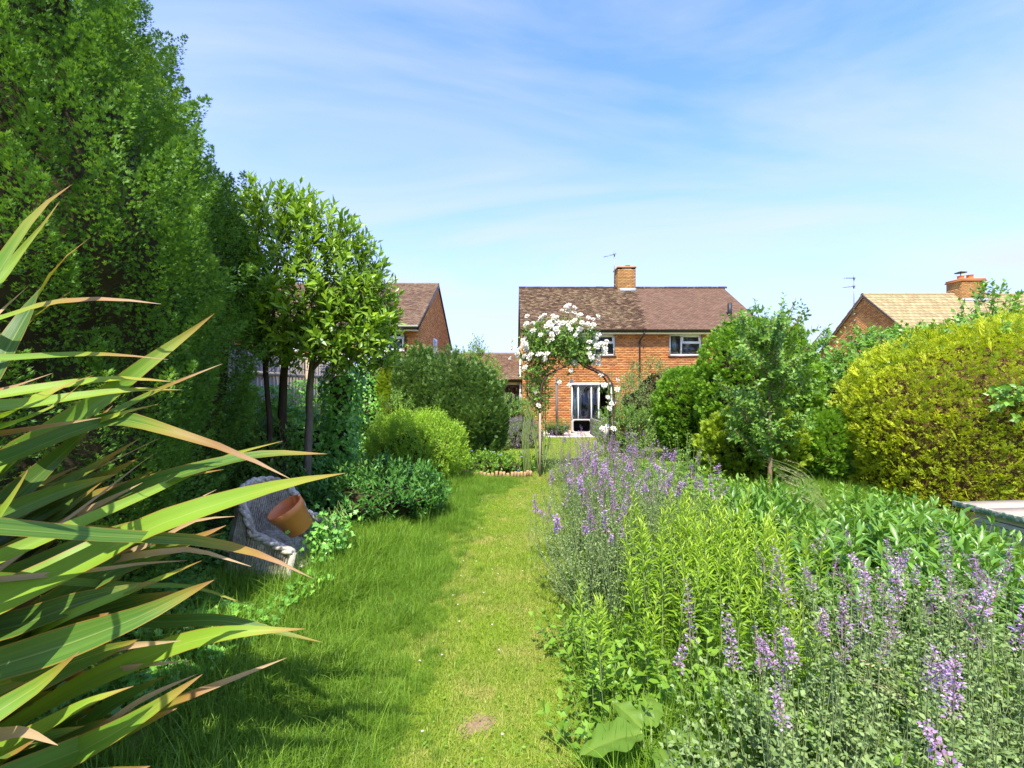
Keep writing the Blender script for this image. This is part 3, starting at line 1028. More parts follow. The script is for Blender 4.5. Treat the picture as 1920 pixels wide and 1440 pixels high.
for w_, cols, cas, cur in ((win1, (.5,), ([0, 1], .36), .18), (win2, (.38,), ([1], .36), .16), (win3, (.38,), ([1], .36), 0)):
    window(hs, *w_, HY + .05, cols, cas, sill='brown_stain_wood', curtain=cur + .1)
    hd = MB(); hd.box(w_[0] - .02, w_[1] + .02, HY - .016, HY + .02, w_[3] + .004, 4.112); hd.build('window_header', MAT['white_paint'], hs)
# patio door
dx0, dx1, dz0, dz1 = door
mb = MB()
xa, xb, xc = XP(1084.5, 20), XP(1109, 20), XP(1123, 20)
for x_, w_ in ((dx0 + .03, .06), (xa, .05), (xb, .045), (xc, .075), (dx1 - .03, .06)):
    mb.box(x_ - w_ / 2, x_ + w_ / 2, HY + .03, HY + .10, dz0, dz1 - .1)
mb.box(dx0, dx1, HY - .03, HY + .13, dz1 - .1, dz1); mb.box(dx0, xc - .04, HY + .032, HY + .098, dz0 + .002, dz0 + .07)
fr_ = mb.build('patio_door', MAT['white_paint'], hs)
for a, b in ((dx0 + .06, xa - .025), (xa + .025, xb - .023), (xb + .023, xc - .038)):
    p = MB(); p.box(a, b, HY + .06, HY + .07, dz0 + .07, dz1 - .1); p.build('pane', MAT['glass'], fr_)
c = MB(); xx = np.linspace(dx0 + .06, xa + .06, 26)
pts = [(x_, HY + .32 + .05 * sin(i * 1.5), z) for z in (-.05, dz1 - .05) for i, x_ in enumerate(xx)]
c.add(pts, [[i, i + 1, 26 + i + 1, 26 + i] for i in range(25)]); c.build('curtain', MAT['curtain_fabric'], fr_)
# porch roof next door
mb = MB(); mb.box(6.1, 7.7, 19.2, 19.99, 2.28, 2.40); mb.box(6.12, 6.2, 19.25, 19.33, HB, 2.27); mb.build('porch_canopy', MAT['brown_stain_wood'], hs)
# chimney with lead apron, cap course and pot
st = chimney(hs, XP(1158.5, 23.7), XP(1191.5, 23.7), 23.7, 24.6, 6.75, 8.02, 'brick_chimney')
chimney_sides(st, XP(1158.5, 23.7), XP(1191.5, 23.7), 23.7, 24.6, 6.75, 8.02, 'brick_chimney')
cx0, cx1 = XP(1158.5, 23.7), XP(1191.5, 23.7)
mb = MB(); mb.box(cx0 - .04, cx1 + .04, 23.66, 24.64, 8.021, 8.10); mb.build('cap_course', MAT['brick_chimney'], st)
mb = MB(); mb.lathe([(.13, 8.10), (.13, 8.2), (.15, 8.2), (.15, 8.24), (.10, 8.24)], ((cx0 + cx1) / 2 + .15, 24.15, 0), 14); mb.build('chimney_pot', MAT['black_plastic'], st)
mb = MB(); mb.box(cx0 + .08, cx1 - .02, 23.55, 23.685, 6.72, 6.94); mb.build('lead_apron', MAT['lead_grey'], st)


def aerial(name, label, base, top, arms):
    t_ = thing(name, label, 'tv aerial', base)
    mb = MB(); mb.tube([base, (base[0], base[1], top)], .022, 6); mb.build('mast', MAT['metal_grey'], t_)
    for (z, L_, tilt, n_) in arms:
        mb = MB(); d = Vector((-cos(tilt), -.15, -sin(tilt))).normalized()
        p0 = np.array([base[0] + .1, base[1], z]); p1 = p0 + np.array(d) * L_
        mb.tube([p0, p1], .014, 5)
        for i in range(n_):
            p = p0 + (p1 - p0) * (.12 + .86 * i / (n_ - 1)); h = .14 if i < n_ - 2 else .12
            mb.tube([p + np.array([0, -h, .0]), p + np.array([0, h, 0])], .008, 4)
        q = p0 + (p1 - p0) * .15
        mb.box(q[0] - .03, q[0] + .03, q[1] - .03, q[1] + .03, q[2] - .1, q[2] + .14)
        mb.build('antenna', MAT['metal_grey'], t_)
    for z in (.25, .5):
        zz = base[2] + (top - base[2]) * z * .5
        mb = MB(); mb.box(base[0] - .02, base[0] + .16, base[1] - .03, base[1] + .03, zz, zz + .04); mb.build('bracket', MAT['metal_grey'], t_)
    return t_


aerial('tv_aerial', 'tv aerial on thin mast beside the chimney of the middle house', (cx0 - .05, 24.3, 7.0), ZP(474, 24.3), [(ZP(476, 24.3), .72, radians(16), 9)])

# room furniture seen through the patio door
sf = thing('sofa', 'mauve sofa seen through the open patio door', 'sofa', (3.0, 21.2, -.07))
mb = MB(); mb.box(2.75, 4.0, 21.2, 22.0, -.07, .34); mb.build('seat', MAT['sofa_fabric'], sf, bevel=.05)
mb = MB(); mb.box(2.75, 4.0, 21.85, 22.1, .341, .78); mb.build('backrest', MAT['sofa_fabric'], sf, bevel=.06)
pf = MB(); pf.box(4.05, 4.7, 20.6, 21.3, -.07, .36)
meta(pf.build('footstool', MAT['cushion_fabric'], bevel=.07), 'pale upholstered footstool inside the open patio door', 'footstool')

# --- link building between the houses
lk = thing('outbuilding', 'low white rendered outbuilding with brown tiled roof and dark door', 'outbuilding', (-3.4, 21, HB))
mb = MB()
ldx0, ldx1 = XP(946, 21), XP(977, 21)
mb.box(-3.5, ldx0, 21, 21.2, HB, 2.15); mb.box(ldx1, .46, 21, 21.2, HB, 2.15); mb.box(ldx0, ldx1, 21, 21.2, ZP(722, 21), 2.15); mb.build('wall', MAT['white_render'], lk)
mb = MB(); mb.box(-3.5, .46, 25, 25.2, HB, 2.15); mb.build('wall', MAT['white_render'], lk)
mb = MB(); mb.box(-3.5, .46, 22.4, 22.5, HB, 2.1); mb.build('room_wall', MAT['room_wall'], lk)
gable_roof(lk, -3.5, .45, 20.7, 2.17, 23.2, 3.5, 25.6, 2.17, ['tile_left'], jit=.009)
mb = MB(); mb.box(-3.5, .45, 20.72, 20.76, 2.02, 2.14); mb.build('fascia', MAT['brown_stain_wood'], lk)
gutter(lk, -3.5, .45, 20.67, 2.16)
mb = MB(); mb.tube([(.38, 20.9, 3.1), (.38, 20.9, HB)], .04, 8); mb.build('downpipe', MAT['white_paint'], lk)
mb = MB(); zt = ZP(723, 21)
mb.box(ldx0, ldx0 + .09, 20.97, 21.06, HB, zt); mb.box(ldx1 - .09, ldx1, 20.97, 21.06, HB, zt); mb.box(ldx0 + .09, ldx1 - .09, 20.97, 21.06, zt - .1, zt); mb.box(ldx0 + .09, ldx1 - .09, 20.98, 21.05, HB, HB + .5); mb.box((ldx0 + ldx1) / 2 - .04, (ldx0 + ldx1) / 2 + .04, 20.98, 21.05, HB + .5, zt - .1)
dr = mb.build('door', MAT['brown_stain_wood'], lk)
for a, b in ((ldx0 + .09, (ldx0 + ldx1) / 2 - .04), ((ldx0 + ldx1) / 2 + .04, ldx1 - .09)):
    p = MB(); p.box(a, b, 21.0, 21.01, HB + .5, zt - .1); p.build('pane', MAT['glass'], dr)

# --- house on the left
LX, LY0, LY1 = -3.55, 17.3, 26.3
LE, LAP = 4.10, 6.72
lh = thing('left_neighbour_house'.replace('left_', ''), 'brick house behind the bay trees with brown roof and shaded gable', 'house', (LX, LY0, HB))
lw = (XP(700, LY0), XP(757, LY0), ZP(657, LY0), ZP(617, LY0))
lw2 = (XP(478, LY0), XP(560, LY0), ZP(656, LY0), ZP(617, LY0))
X0 = -12.0
ops = [(a - X0, b - X0, c - HB, d - HB) for a, b, c, d in (lw, lw2)]
brick_panel(lh, (X0, LY0, HB), (1, 0, 0), (0, -1, 0), LX - X0, LE - HB, ops)
dd = LY1 - LY0
top = lambda u_: (LE - HB) + (LAP - LE - .05) * (1 - abs(u_ - dd / 2) / (dd / 2))
brick_panel(lh, (LX, LY0, HB), (0, 1, 0), (1, 0, 0), dd, LAP - HB, (), 'brick_brown', top, top_poly=[(.225, 0), (dd, 0), (dd, LE - HB), (dd / 2, LAP - HB - .06), (.225, LE - HB)])
mb = MB(); mb.box(X0, LX - .23, 26.1, 26.3, HB, LE); mb.box(X0, LX - .23, 20, 20.1, HB, LE); mb.box(X0, LX - .23, LY0 + .25, 26, LE - .1, LE - .05); mb.build('room_wall', MAT['room_dark'], lh)
gable_roof(lh, X0, LX + .06, LY0 - .34, LE - .02, (LY0 + LY1) / 2, LAP, LY1 + .3, LE - .02, ['tile_left'], tw=.165, ex=.1, jit=.009)
mb = MB()
for a, b in (((LY0 - .34, LE - .1), ((LY0 + LY1) / 2, LAP - .09)), (((LY0 + LY1) / 2, LAP - .09), (LY1 + .3, LE - .1))):
    mb.poly([(LX + .02, a[0], a[1] + .075), (LX + .02, b[0], b[1] + .075), (LX + .02, b[0], b[1] - .06), (LX + .02, a[0], a[1] - .06)], (.045, 0, 0))
mb.build('verge_board', MAT['black_plastic'], lh)
gutter(lh, X0, LX + .05, LY0 - .36, LE, 'white_paint')
mb = MB(); mb.box(X0, LX, LY0 - .30, LY0 - .27, LE - .2, LE - .02); mb.box(X0, LX, LY0 - .268, LY0 - .01, LE - .19, LE - .17); mb.build('fascia', MAT['white_paint'], lh)
mb = MB(); x_ = XP(760, LY0 - .06); mb.tube([(x_ - .05, LY0 - .34, LE - .1), (x_, LY0 - .07, LE - .4), (x_, LY0 - .06, HB)], .04, 8); mb.build('downpipe', MAT['black_plastic'], lh)
for w_ in (lw, lw2):
    window(lh, *w_, LY0 + .05, (.5,), ([1], .38), curtain=.2)
mb = MB(); mb.box(LX + .012, LX + .06, 20.4, 21.3, 3.15, 4.0); wq = mb.build('side_window', MAT['white_paint'], lh)
p = MB(); p.box(LX + .061, LX + .066, 20.47, 21.23, 3.22, 3.93); p.build('pane', MAT['glass'], wq)
cn = thing('lean_to', 'white framed glazed lean-to against the neighbour house behind bay trunks', 'lean-to', (-6.5, 15.6, HB))
mb = MB()
for x_ in np.arange(-8.0, -4.55, .62):
    mb.poly([(x_, 15.5, 2.45), (x_ + .06, 15.5, 2.45), (x_ + .06, 17.25, 2.95), (x_, 17.25, 2.95)], (0, 0, .06))
    mb.box(x_, x_ + .06, 15.5, 15.56, HB, 2.44)
mb.box(-8.05, -4.5, 15.44, 15.50, 2.38, 2.55); mb.box(-8.05, -4.5, 15.52, 15.55, 1.0, 1.06); mb.box(-8.05, -4.5, 17.26, 17.295, 2.9, 3.05)
mb.build('frame', MAT['white_paint'], cn)
mb = MB(); mb.poly([(-8.0, 15.5, 2.515), (-4.55, 15.5, 2.515), (-4.55, 17.25, 3.015), (-8.0, 17.25, 3.015)], (0, 0, .01)); mb.build('glazing', MAT['glass'], cn)

# --- house on the right, its gable towards us
RX, RY0, RY1, RR = 19.96, 22.3, 29.3, 25.8
RE, RAP = 4.15, 7.05
rh = thing('neighbour_house', 'brick gable house with sandy tiled roof beyond the golden hedge', 'house', (RX, RY0, HB))
dd = RY1 - RY0
top = lambda u_: (RE - HB) + (RAP - RE - .05) * (1 - abs(u_ - dd / 2) / (dd / 2))
brick_panel(rh, (RX, RY1, HB), (0, -1, 0), (-1, 0, 0), dd, RAP - HB, (), 'brick_brown', top, top_poly=[(0, 0), (dd, 0), (dd, RE - HB), (dd / 2, RAP - HB - .06), (0, RE - HB)])
brick_panel(rh, (RX, RY0, HB), (1, 0, 0), (0, -1, 0), 14, RE - HB, (), 'brick_brown')
mb = MB(); mb.box(RX + .2, RX + 14, 29.1, 29.3, HB, RE); mb.build('side_wall', MAT['brick_brown'], rh)
gable_roof(rh, RX - .12, RX + 14.2, RY0 - .5, RE - .38, RR, RAP + .03, RY1 + .4, RE - .3, ['tile_tan'], tw=.30, ex=.30, jit=.004, thick=.035)
mb = MB()
for a, b in (((RY0 - .5, RE - .46), (RR, RAP - .06)), ((RR, RAP - .06), (RY1 + .4, RE - .38))):
    mb.poly([(RX - .06, a[0], a[1] + .075), (RX - .06, b[0], b[1] + .075), (RX - .06, b[0], b[1] - .07), (RX - .06, a[0], a[1] - .07)], (-.05, 0, 0))
mb.build('verge_board', MAT['lead_grey'], rh)
q0, q1 = XP(1803, 25.3), XP(1847, 25.3)
s2 = chimney(rh, q0, q1, 25.3, 26.2, 6.5, ZP(527, 25.3), 'brick_chimney')
chimney_sides(s2, q0, q1, 25.3, 26.2, 6.5, ZP(527, 25.3), 'brick_chimney')
zt = ZP(527, 25.3)
mb = MB(); mb.box(q0 - .05, q1 + .05, 25.24, 26.26, zt + .001, zt + .07); mb.box(q0 - .02, q1 + .02, 25.27, 26.23, zt + .071, zt + .16); mb.build('cap_course', MAT['brick_orange'], s2)
for i, x_ in enumerate((q0 + .38, q0 + .9)):
    mb = MB(); mb.lathe([(.17, 0), (.15, .05), (.15, .20 + .06 * i), (.18, .22 + .06 * i), (.12, .22 + .06 * i)], (x_, 25.75, zt + .16), 14); mb.build('chimney_pot', MAT['terracotta_pot'], s2)
mb = MB(); mb.lathe([(.02, .5), (.27, .42), (.28, .40), (.02, .44)], (q0 + .38, 25.75, zt + .16), 16); mb.tube([(q0 + .38, 25.75, zt + .2), (q0 + .38, 25.75, zt + .62)], .02, 5); mb.build('cowl', MAT['black_plastic'], s2)
mb = MB(); mb.poly([(q1 + .02, 25.15, 6.55), (q1 + .55, 25.15, 6.55), (q1 + .02, 25.75, 7.12)], (0, .05, .04)); mb.box(q0 - .05, q1 + .05, 25.16, 25.28, 6.55, 6.72); mb.build('lead_apron', MAT['lead_grey'], s2)
aerial('tv_aerial', 'double tv aerial on tall mast against the right hand brick gable', (XP(1604, 26.3) - .02, 26.4, 5.3), ZP(518, 26.3), [(ZP(521, 26.3), .75, radians(1), 8), (ZP(536, 26.3), .82, radians(7), 8)])

# ------------------------------------------------------------------ boundary fence on the left
fn = thing('board_fence', 'tall grey close board fence behind ivy and bay trunks', 'fence', (-4.62, 6, 0))
y = 5.4; bp = None
while y < 13:
    if bp is None:
        q = MB(); q.obox((-4.62, 6, 1.25), (.022, .135, 2.48)); bp = q.build('board', MAT['fence_wood'], fn); o = bp; y0_ = 6
    else:
        o = bp.copy(); COL.objects.link(o)
    o.location = (random.uniform(-.006, .006), y - 6, random.uniform(-.015, .015))
    y += .142
mb = MB(); mb.box(-4.60, -4.565, 5.4, 13, 1.98, 2.06); mb.build('rail', MAT['fence_wood'], fn)
mb = MB(); mb.box(-4.60, -4.565, 5.4, 13, .6, .68); mb.build('rail', MAT['fence_wood'], fn)
for y in (7.2, 10.1, 12.9):
    mb = MB(); mb.box(-4.56, -4.46, y - .05, y + .05, 0, 2.45); mb.build('post', MAT['stake_wood'], fn)

# ------------------------------------------------------------------ plants: builders


def plume_plant(root, shape, n_pl, n_sp, pl_len, pl_rad, sL, m, tmpl=SPRAY, up=1.0, back=.2, inset=.10, core='twig_dark', core_in=.22, name='foliage'):
    """Conifer: upright flame-shaped plumes of flat scale sprays over a twiggy interior."""
    P, N = shape.sample(n_pl * 3, back)
    # thin to an even spread
    cell = pl_rad * 1.15
    kd = {}; sel = []
    for i in range(len(P)):
        k_ = tuple(np.floor(P[i] / np.array([cell, cell, cell * 1.6])).astype(int))
        if kd.get(k_, 0) < 1:
            kd[k_] = 1; sel.append(i)
        if len(sel) >= n_pl: break
    P, N = P[sel], N[sel]
    n = len(P)
    A = nrm(N * .55 + np.array([0, 0, up]) + R.normal(size=(n, 3)) * .18)
    ln = pl_len * R.uniform(.65, 1.3, n); rd = pl_rad * R.uniform(.7, 1.25, n)
    E1 = nrm(np.cross(A, N + .01)); E2 = nrm(np.cross(E1, A))
    E2 *= np.sign(np.sum(E2 * N, 1))[:, None]
    t = R.random((n, n_sp)) ** .8
    ph = R.uniform(-.25 * pi, 1.25 * pi, (n, n_sp))
    rad = E1[:, None] * np.cos(ph)[..., None] + E2[:, None] * np.sin(ph)[..., None]
    prof = np.sin(np.clip(t, 0, 1) ** .6 * pi * .93 + .12)
    Q = (P - N * inset - A * (ln * .35)[:, None])[:, None] + A[:, None] * (ln[:, None] * t)[..., None] + rad * (rd[:, None] * prof * R.uniform(.65, 1.05, t.shape))[..., None]
    D = rad * .75 + A[:, None] * (.45 + .9 * t)[..., None] + R.normal(size=Q.shape) * .28
    U = rand_dir(n * n_sp).reshape(Q.shape) * .45 + rad * 1.0 + N[:, None] * .3
    pr = R.random(n)
    rnd = np.clip(.25 * pr[:, None] + .45 * R.random(t.shape) + .30 * t, 0, 1)
    L = sL * R.uniform(.7, 1.25, t.shape)
    Q = Q.reshape(-1, 3); ok = Q[:, 2] > shape.c[2] - .02
    if core: shape.core('branches', core_in, MAT[core], root)
    return foliage(name, Q[ok], D.reshape(-1, 3)[ok], U.reshape(-1, 3)[ok], L.ravel()[ok], L.ravel()[ok] * .95, tmpl, rnd.ravel()[ok], MAT[m], root)


def shoot_plant(root, shape, n_sh, length, m, L, Wd, mat, tmpl=LEAF4, up=.6, out=.8, jit=.35, back=.25, depth=.18, core=None, core_in=.2, name='foliage', twigs=None, a0=72, a1=25, droop=0.0, interior=.15):
    """Broadleaf: leafy shoots growing out of the outline, some from deeper in the crown."""
    P, N = shape.sample(n_sh, back)
    n = len(P)
    ins = R.exponential(depth, n)
    k_ = R.random(n) < interior
    ins[k_] += R.uniform(.1, .45, k_.sum()) * min(shape.a, shape.b)
    P = P - N * ins[:, None]
    A = nrm(N * out + np.array([0, 0, up]) + R.normal(size=(n, 3)) * jit)
    ln = length * R.uniform(.6, 1.35, n)
    P = P - A * (ln * .5)[:, None]
    Q, D, U, LL, WW = shoots(P, A, ln, m, L * R.uniform(.8, 1.2, n), Wd, a0, a1, droop=droop)
    pr = R.random(n)
    t = np.tile((np.arange(m) + .5) / m, n)
    rnd = np.clip(.3 * np.repeat(pr, m) + .42 * R.random(n * m) + .28 * t, 0, 1)
    ok = Q[:, 2] > .01 + shape.c[2] * 0
    if core: shape.core('branches', core_in, MAT[core], root)
    if twigs:
        C = np.stack([P - A * .12, P + A * (ln * .5)[:, None], P + A * (ln * .95)[:, None]], 1)
        rr = np.stack([np.full(n, .0045), np.full(n, .0032), np.full(n, .0015)], 1)
        Vt, Ft = tubes_np(C, rr, 3)
        obj_np('twigs', Vt, [Ft], MAT[twigs], root, {'rnd': R.random(len(Vt))}, kind='stuff')
    return foliage(name, Q[ok], D[ok], U[ok], LL[ok], WW[ok], tmpl, rnd[ok], MAT[mat], root)


def limb(pts, r0, r1, k=8):
    pts = np.asarray(pts, float); q = []
    for i in range(len(pts) - 1):
        for t in np.linspace(0, 1, 5, endpoint=False):
            q.append(pts[i] * (1 - t) + pts[i + 1] * t)
    q.append(pts[-1]); q = np.array(q)
    q += (np.stack([fbm(q * 3 + 7 * j, 3 + j) for j in range(3)], 1) - .5) * r0 * .9
    return q, np.linspace(r0, r1, len(q))


ROUND = [(0, 0), (.55, .03), (.85, .2), (1, .45), (.93, .7), (.66, .9), (.32, .98), (0, 1)]
CONE = [(.0, 0), (.8, .01), (.95, .2), (1, .4), (.88, .62), (.6, .82), (.3, .95), (0, 1)]
UPRIGHT = [(0, 0), (.6, .02), (.85, .25), (1, .5), (.9, .72), (.6, .9), (.25, .98), (0, 1)]

# --- the two tall conifers on the left
t1 = thing('conifer_tree', 'tall dark green conifer at the left edge behind the flax', 'conifer', (-3.45, 3.0, 0))
s1 = Shape((-3.52, 3.0, 0), 1.27, 1.22, 7.6, [(0, 0), (.75, .01), (.86, .12), (.97, .28), (1, .36), (.78, .5), (.55, .64), (.36, .8), (.17, .93), (0, 1)], amp=.40, freq=1.5, seed=3)
plume_plant(t1, s1, 520, 300, .66, .16, .036, 'conifer_green', SPRAYF, back=.12)
mb = MB(); mb.tube(*limb([(-3.45, 3, -.05), (-3.5, 3, 6.6)], .16, .03)); mb.build('trunk', MAT['bark_dark'], t1, True)
t2 = thing('conifer_tree', 'second tall dark conifer standing beside the bay trees', 'conifer', (-4.15, 4.75, 0))
s2_ = Shape((-4.2, 4.75, 0), 1.34, 1.3, 7.0, [(0, 0), (.62, .01), (.72, .12), (.92, .25), (1, .34), (.9, .47), (.56, .63), (.32, .78), (.15, .92), (0, 1)], amp=.26, freq=1.6, seed=8)
plume_plant(t2, s2_, 500, 240, .54, .135, .036, 'conifer_green', SPRAYF, back=.12)
mb = MB(); mb.tube(*limb([(-4.15, 4.75, -.05), (-4.2, 4.75, 6.0)], .16, .03)); mb.build('trunk', MAT['bark_dark'], t2, True)

# --- bay trees
bt = thing('bay_tree', 'bay tree with bare grey trunks and bright glossy crown', 'tree', (-2.75, 6.0, 0))
sb = Shape((-2.42, 6.0, 2.02), 1.18, .95, 2.35, [(0, 0), (.66, .02), (.95, .2), (1, .38), (.92, .58), (.74, .78), (.42, .94), (0, 1)], amp=.30, freq=1.5, seed=5, lean=(-.62, .0))
shoot_plant(bt, sb, 1050, .26, 10, .135, .050, 'bay_green', LEAF4, up=.9, out=.7, twigs='bark_dark', depth=.16, interior=.28, back=.45)
for pts, r0, r1, mt in (([(XP(514, 6), 6.0, 0), (XP(508, 6), 6.0, 1.0), (XP(498, 6), 6.0, 2.0), (-3.1, 6.0, 3.0)], .045, .02, 'bark_dark'),
                        ([(XP(532, 6.3), 6.3, 0), (XP(528, 6.3), 6.3, 1.4), (XP(540, 6.3), 6.3, 2.4), (-2.7, 6.2, 3.3)], .07, .03, 'bark_dark'),
                        ([(XP(577, 6), 6.0, 0), (XP(579, 6), 6.0, 1.2), (XP(586, 6), 6.0, 2.1), (-2.45, 6.0, 3.2)], .058, .03, 'bark_grey'),
                        ([(XP(586, 6), 6.0, 2.0), (-2.2, 6.0, 2.5), (-1.8, 5.95, 2.8)], .03, .012, 'bark_grey'),
                        ([(XP(498, 6), 6.0, 1.9), (-3.3, 6.0, 2.6), (-3.0, 5.9, 3.5)], .03, .012, 'bark_dark')):
    mb = MB(); mb.tube(*limb(pts, r0, r1)); mb.build('trunk', MAT[mt], bt, True)
b2 = thing('bay_tree', 'tall bay rising behind the conifers with leafy shoots against the sky', 'tree', (-4.7, 6.6, 0))
sb2 = Shape((-5.0, 6.6, 2.45), 1.5, 1.0, 4.8, [(0, 0), (.7, .02), (.95, .12), (1, .25), (.78, .40), (.52, .55), (.36, .72), (.2, .9), (0, 1)], amp=.2, freq=1.3, seed=6, lean=(-.75, 0))
shoot_plant(b2, sb2, 1300, .28, 10, .12, .045, 'bay_green', LEAF4, up=.9, out=.7, twigs='bark_dark', depth=.14, core='twig_dark', core_in=.45, back=.2)
mb = MB(); mb.tube(*limb([(-4.8, 6.6, 0), (-5.0, 6.6, 3), (-5.6, 6.6, 6.6)], .12, .03)); mb.build('trunk', MAT['bark_dark'], b2, True)

# --- ivy


def ivy_sheet(name, label, O, U, u1, z1, N, dens, bump, m='ivy_green', size=.055, zfn=None, rag=.25):
    t_ = thing(name, label, 'ivy', O)
    n = int(u1 * z1 * dens)
    u_ = R.random(n) * u1; z_ = R.random(n) ** 1.0 * z1
    O = np.array(O, float); U = np.array(U, float); N = np.array(N, float)
    P = O + U * u_[:, None] + ZA * z_[:, None]
    lump = fbm(P * 2.2, 21) ; topz = z1 * (1 - rag * fbm(np.stack([u_ * 1.3, u_ * 0, u_ * 0], 1), 33))
    ok = z_ < topz
    P = P + N * (bump * (lump * 1.6 - .2) + R.exponential(.025, n))[:, None]
    P, lump = P[ok], lump[ok]
    n = len(P)
    D = nrm(N * .5 + np.array([0, 0, -.75]) + R.normal(size=(n, 3)) * .45)
    Un = nrm(N * .9 + np.array([0, 0, .6]) + R.normal(size=(n, 3)) * .4)
    L = size * R.uniform(.55, 1.35, n)
    foliage('foliage', P, D, Un, L, L * .95, IVY, np.clip(R.random(n) * .75 + (lump - .4) * .7, 0, 1), MAT[m], t_)
    k_ = 26
    mb = MB()
    for i in range(k_):
        uu = random.uniform(0, u1); pts = []
        for j in range(7):
            pts.append(O + U * min(max(uu, 0), u1) + ZA * (z1 * .85 * j / 6) + N * (bump * .35)); uu += random.uniform(-.12, .12)
        mb.tube(pts, np.linspace(.012, .004, 7), 4)
    mb.build('stems', MAT['bark_dark'], t_)
    return t_


ivy_sheet('ivy', 'ivy curtain covering the board fence behind the bay trunks', (-4.44, 5.4, 0), (0, 1, 0), 7.6, 2.0, (1, 0, 0), 700, .3, size=.065, rag=.14)
iv = thing('ivy', 'ivy wrapped thickly round a stump right of the bay trunks', 'ivy', (XP(645, 6.9), 6.9, 0))
si = Shape((XP(640, 6.9), 6.9, 0), .27, .27, 2.1, [(0, 0), (1.2, .01), (1, .2), (.8, .6), (.9, .9), (.4, .99), (0, 1)], amp=.10, freq=3, seed=12)
P, N = si.sample(3000, .3); n = len(P)
foliage('foliage', P + N * R.exponential(.03, n)[:, None], nrm(N * .5 + np.array([0, 0, -.8]) + R.normal(size=(n, 3)) * .4), N + np.array([0, 0, .6]) + R.normal(size=(n, 3)) * .3, .062 * R.uniform(.6, 1.3, n), .06 * R.uniform(.6, 1.3, n), IVY, R.random(n), MAT['ivy_green'], iv)
si.core('stump', .1, MAT['bark_dark'], iv, 16)
iv = thing('ivy', 'bright ivy mound filling the ground behind the bay trunks', 'ivy', (-3.3, 7.0, 0))
si = Shape((-3.45, 7.0, 0), .95, .5, 1.35, ROUND, amp=.22, freq=2.2, seed=14)
P, N = si.sample(3800, .15); n = len(P)
foliage('foliage', P + N * R.exponential(.04, n)[:, None], nrm(N * .5 + np.array([0, 0, -.7]) + R.normal(size=(n, 3)) * .4), N + np.array([0, 0, .6]) + R.normal(size=(n, 3)) * .3, .062 * R.uniform(.6, 1.3, n), .06 * R.uniform(.6, 1.3, n), IVY, np.clip(R.random(n) * .8 + .2, 0, 1), MAT['ivy_green'], iv)
si.core('branches', .14, MAT['twig_dark'], iv)
iv = thing('ivy', 'dense dark ivy column on the fence end behind the golden conifer', 'ivy', (-3.75, 11.6, gz(11.6)))
si = Shape((-3.85, 11.8, gz(11.6)), .62, .7, 2.4, UPRIGHT, p=2.6, amp=.14, freq=2.4, seed=13)
P, N = si.sample(3600, .2); n = len(P)
foliage('foliage', P + N * R.exponential(.03, n)[:, None], nrm(N * .5 + np.array([0, 0, -.8]) + R.normal(size=(n, 3)) * .4), N + np.array([0, 0, .6]) + R.normal(size=(n, 3)) * .3, .075 * R.uniform(.6, 1.3, n), .072 * R.uniform(.6, 1.3, n), IVY, R.random(n), MAT['ivy_green'], iv)
si.core('branches', .12, MAT['twig_dark'], iv)

# broad leaved undergrowth below the bay, ivy over the ground
sh = thing('laurel_shrub', 'low dark glossy evergreen shrub left of the rounded bush', 'shrub', (-1.75, 6.2, 0))
ss = Shape((-1.95, 6.1, -.05), 1.05, .75, .78, ROUND, p=2.4, amp=.14, freq=2.2, seed=15)
shoot_plant(sh, ss, 620, .22, 9, .095, .034, 'dark_laurel', LEAF4, up=.9, out=.5, depth=.08, core='twig_dark', core_in=.18)
sh = thing('elder_shrub', 'loose leafy sapling shrub under the fence beside the conifers', 'shrub', (-3.45, 5.9, 0))
ss = Shape((-3.55, 6.3, 0), .5, .5, 1.55, UPRIGHT, amp=.2, freq=2, seed=16)
shoot_plant(sh, ss, 420, .25, 9, .085, .036, 'creeper_green', LEAF4, up=.8, out=.6, depth=.1, twigs='stem_green')
n = 9000
P = np.stack([R.uniform(-3.4, -1.25, n), R.uniform(1.9, 6.2, n), np.zeros(n)], 1)
edge_ = -1.55 - .25 * np.abs(P[:, 1] - 3.8) + .5 * (fbm(P * 1.7, 44) - .5)
P = P[P[:, 0] < edge_]; n = len(P)
P[:, 2] = .03 + .26 * fbm(P * 1.9, 45) * R.random(n) ** .5
L = .055 * R.uniform(.5, 1.4, n)
meta(foliage('ground_ivy', P, nrm(np.stack([R.normal(size=n), R.normal(size=n), -.25 + .4 * R.normal(size=n)], 1)), np.array([0, -.3, 1.0]) + R.normal(size=(n, 3)) * .35, L, L * .95, IVY, R.random(n), MAT['ivy_green'], None, 'stuff'))

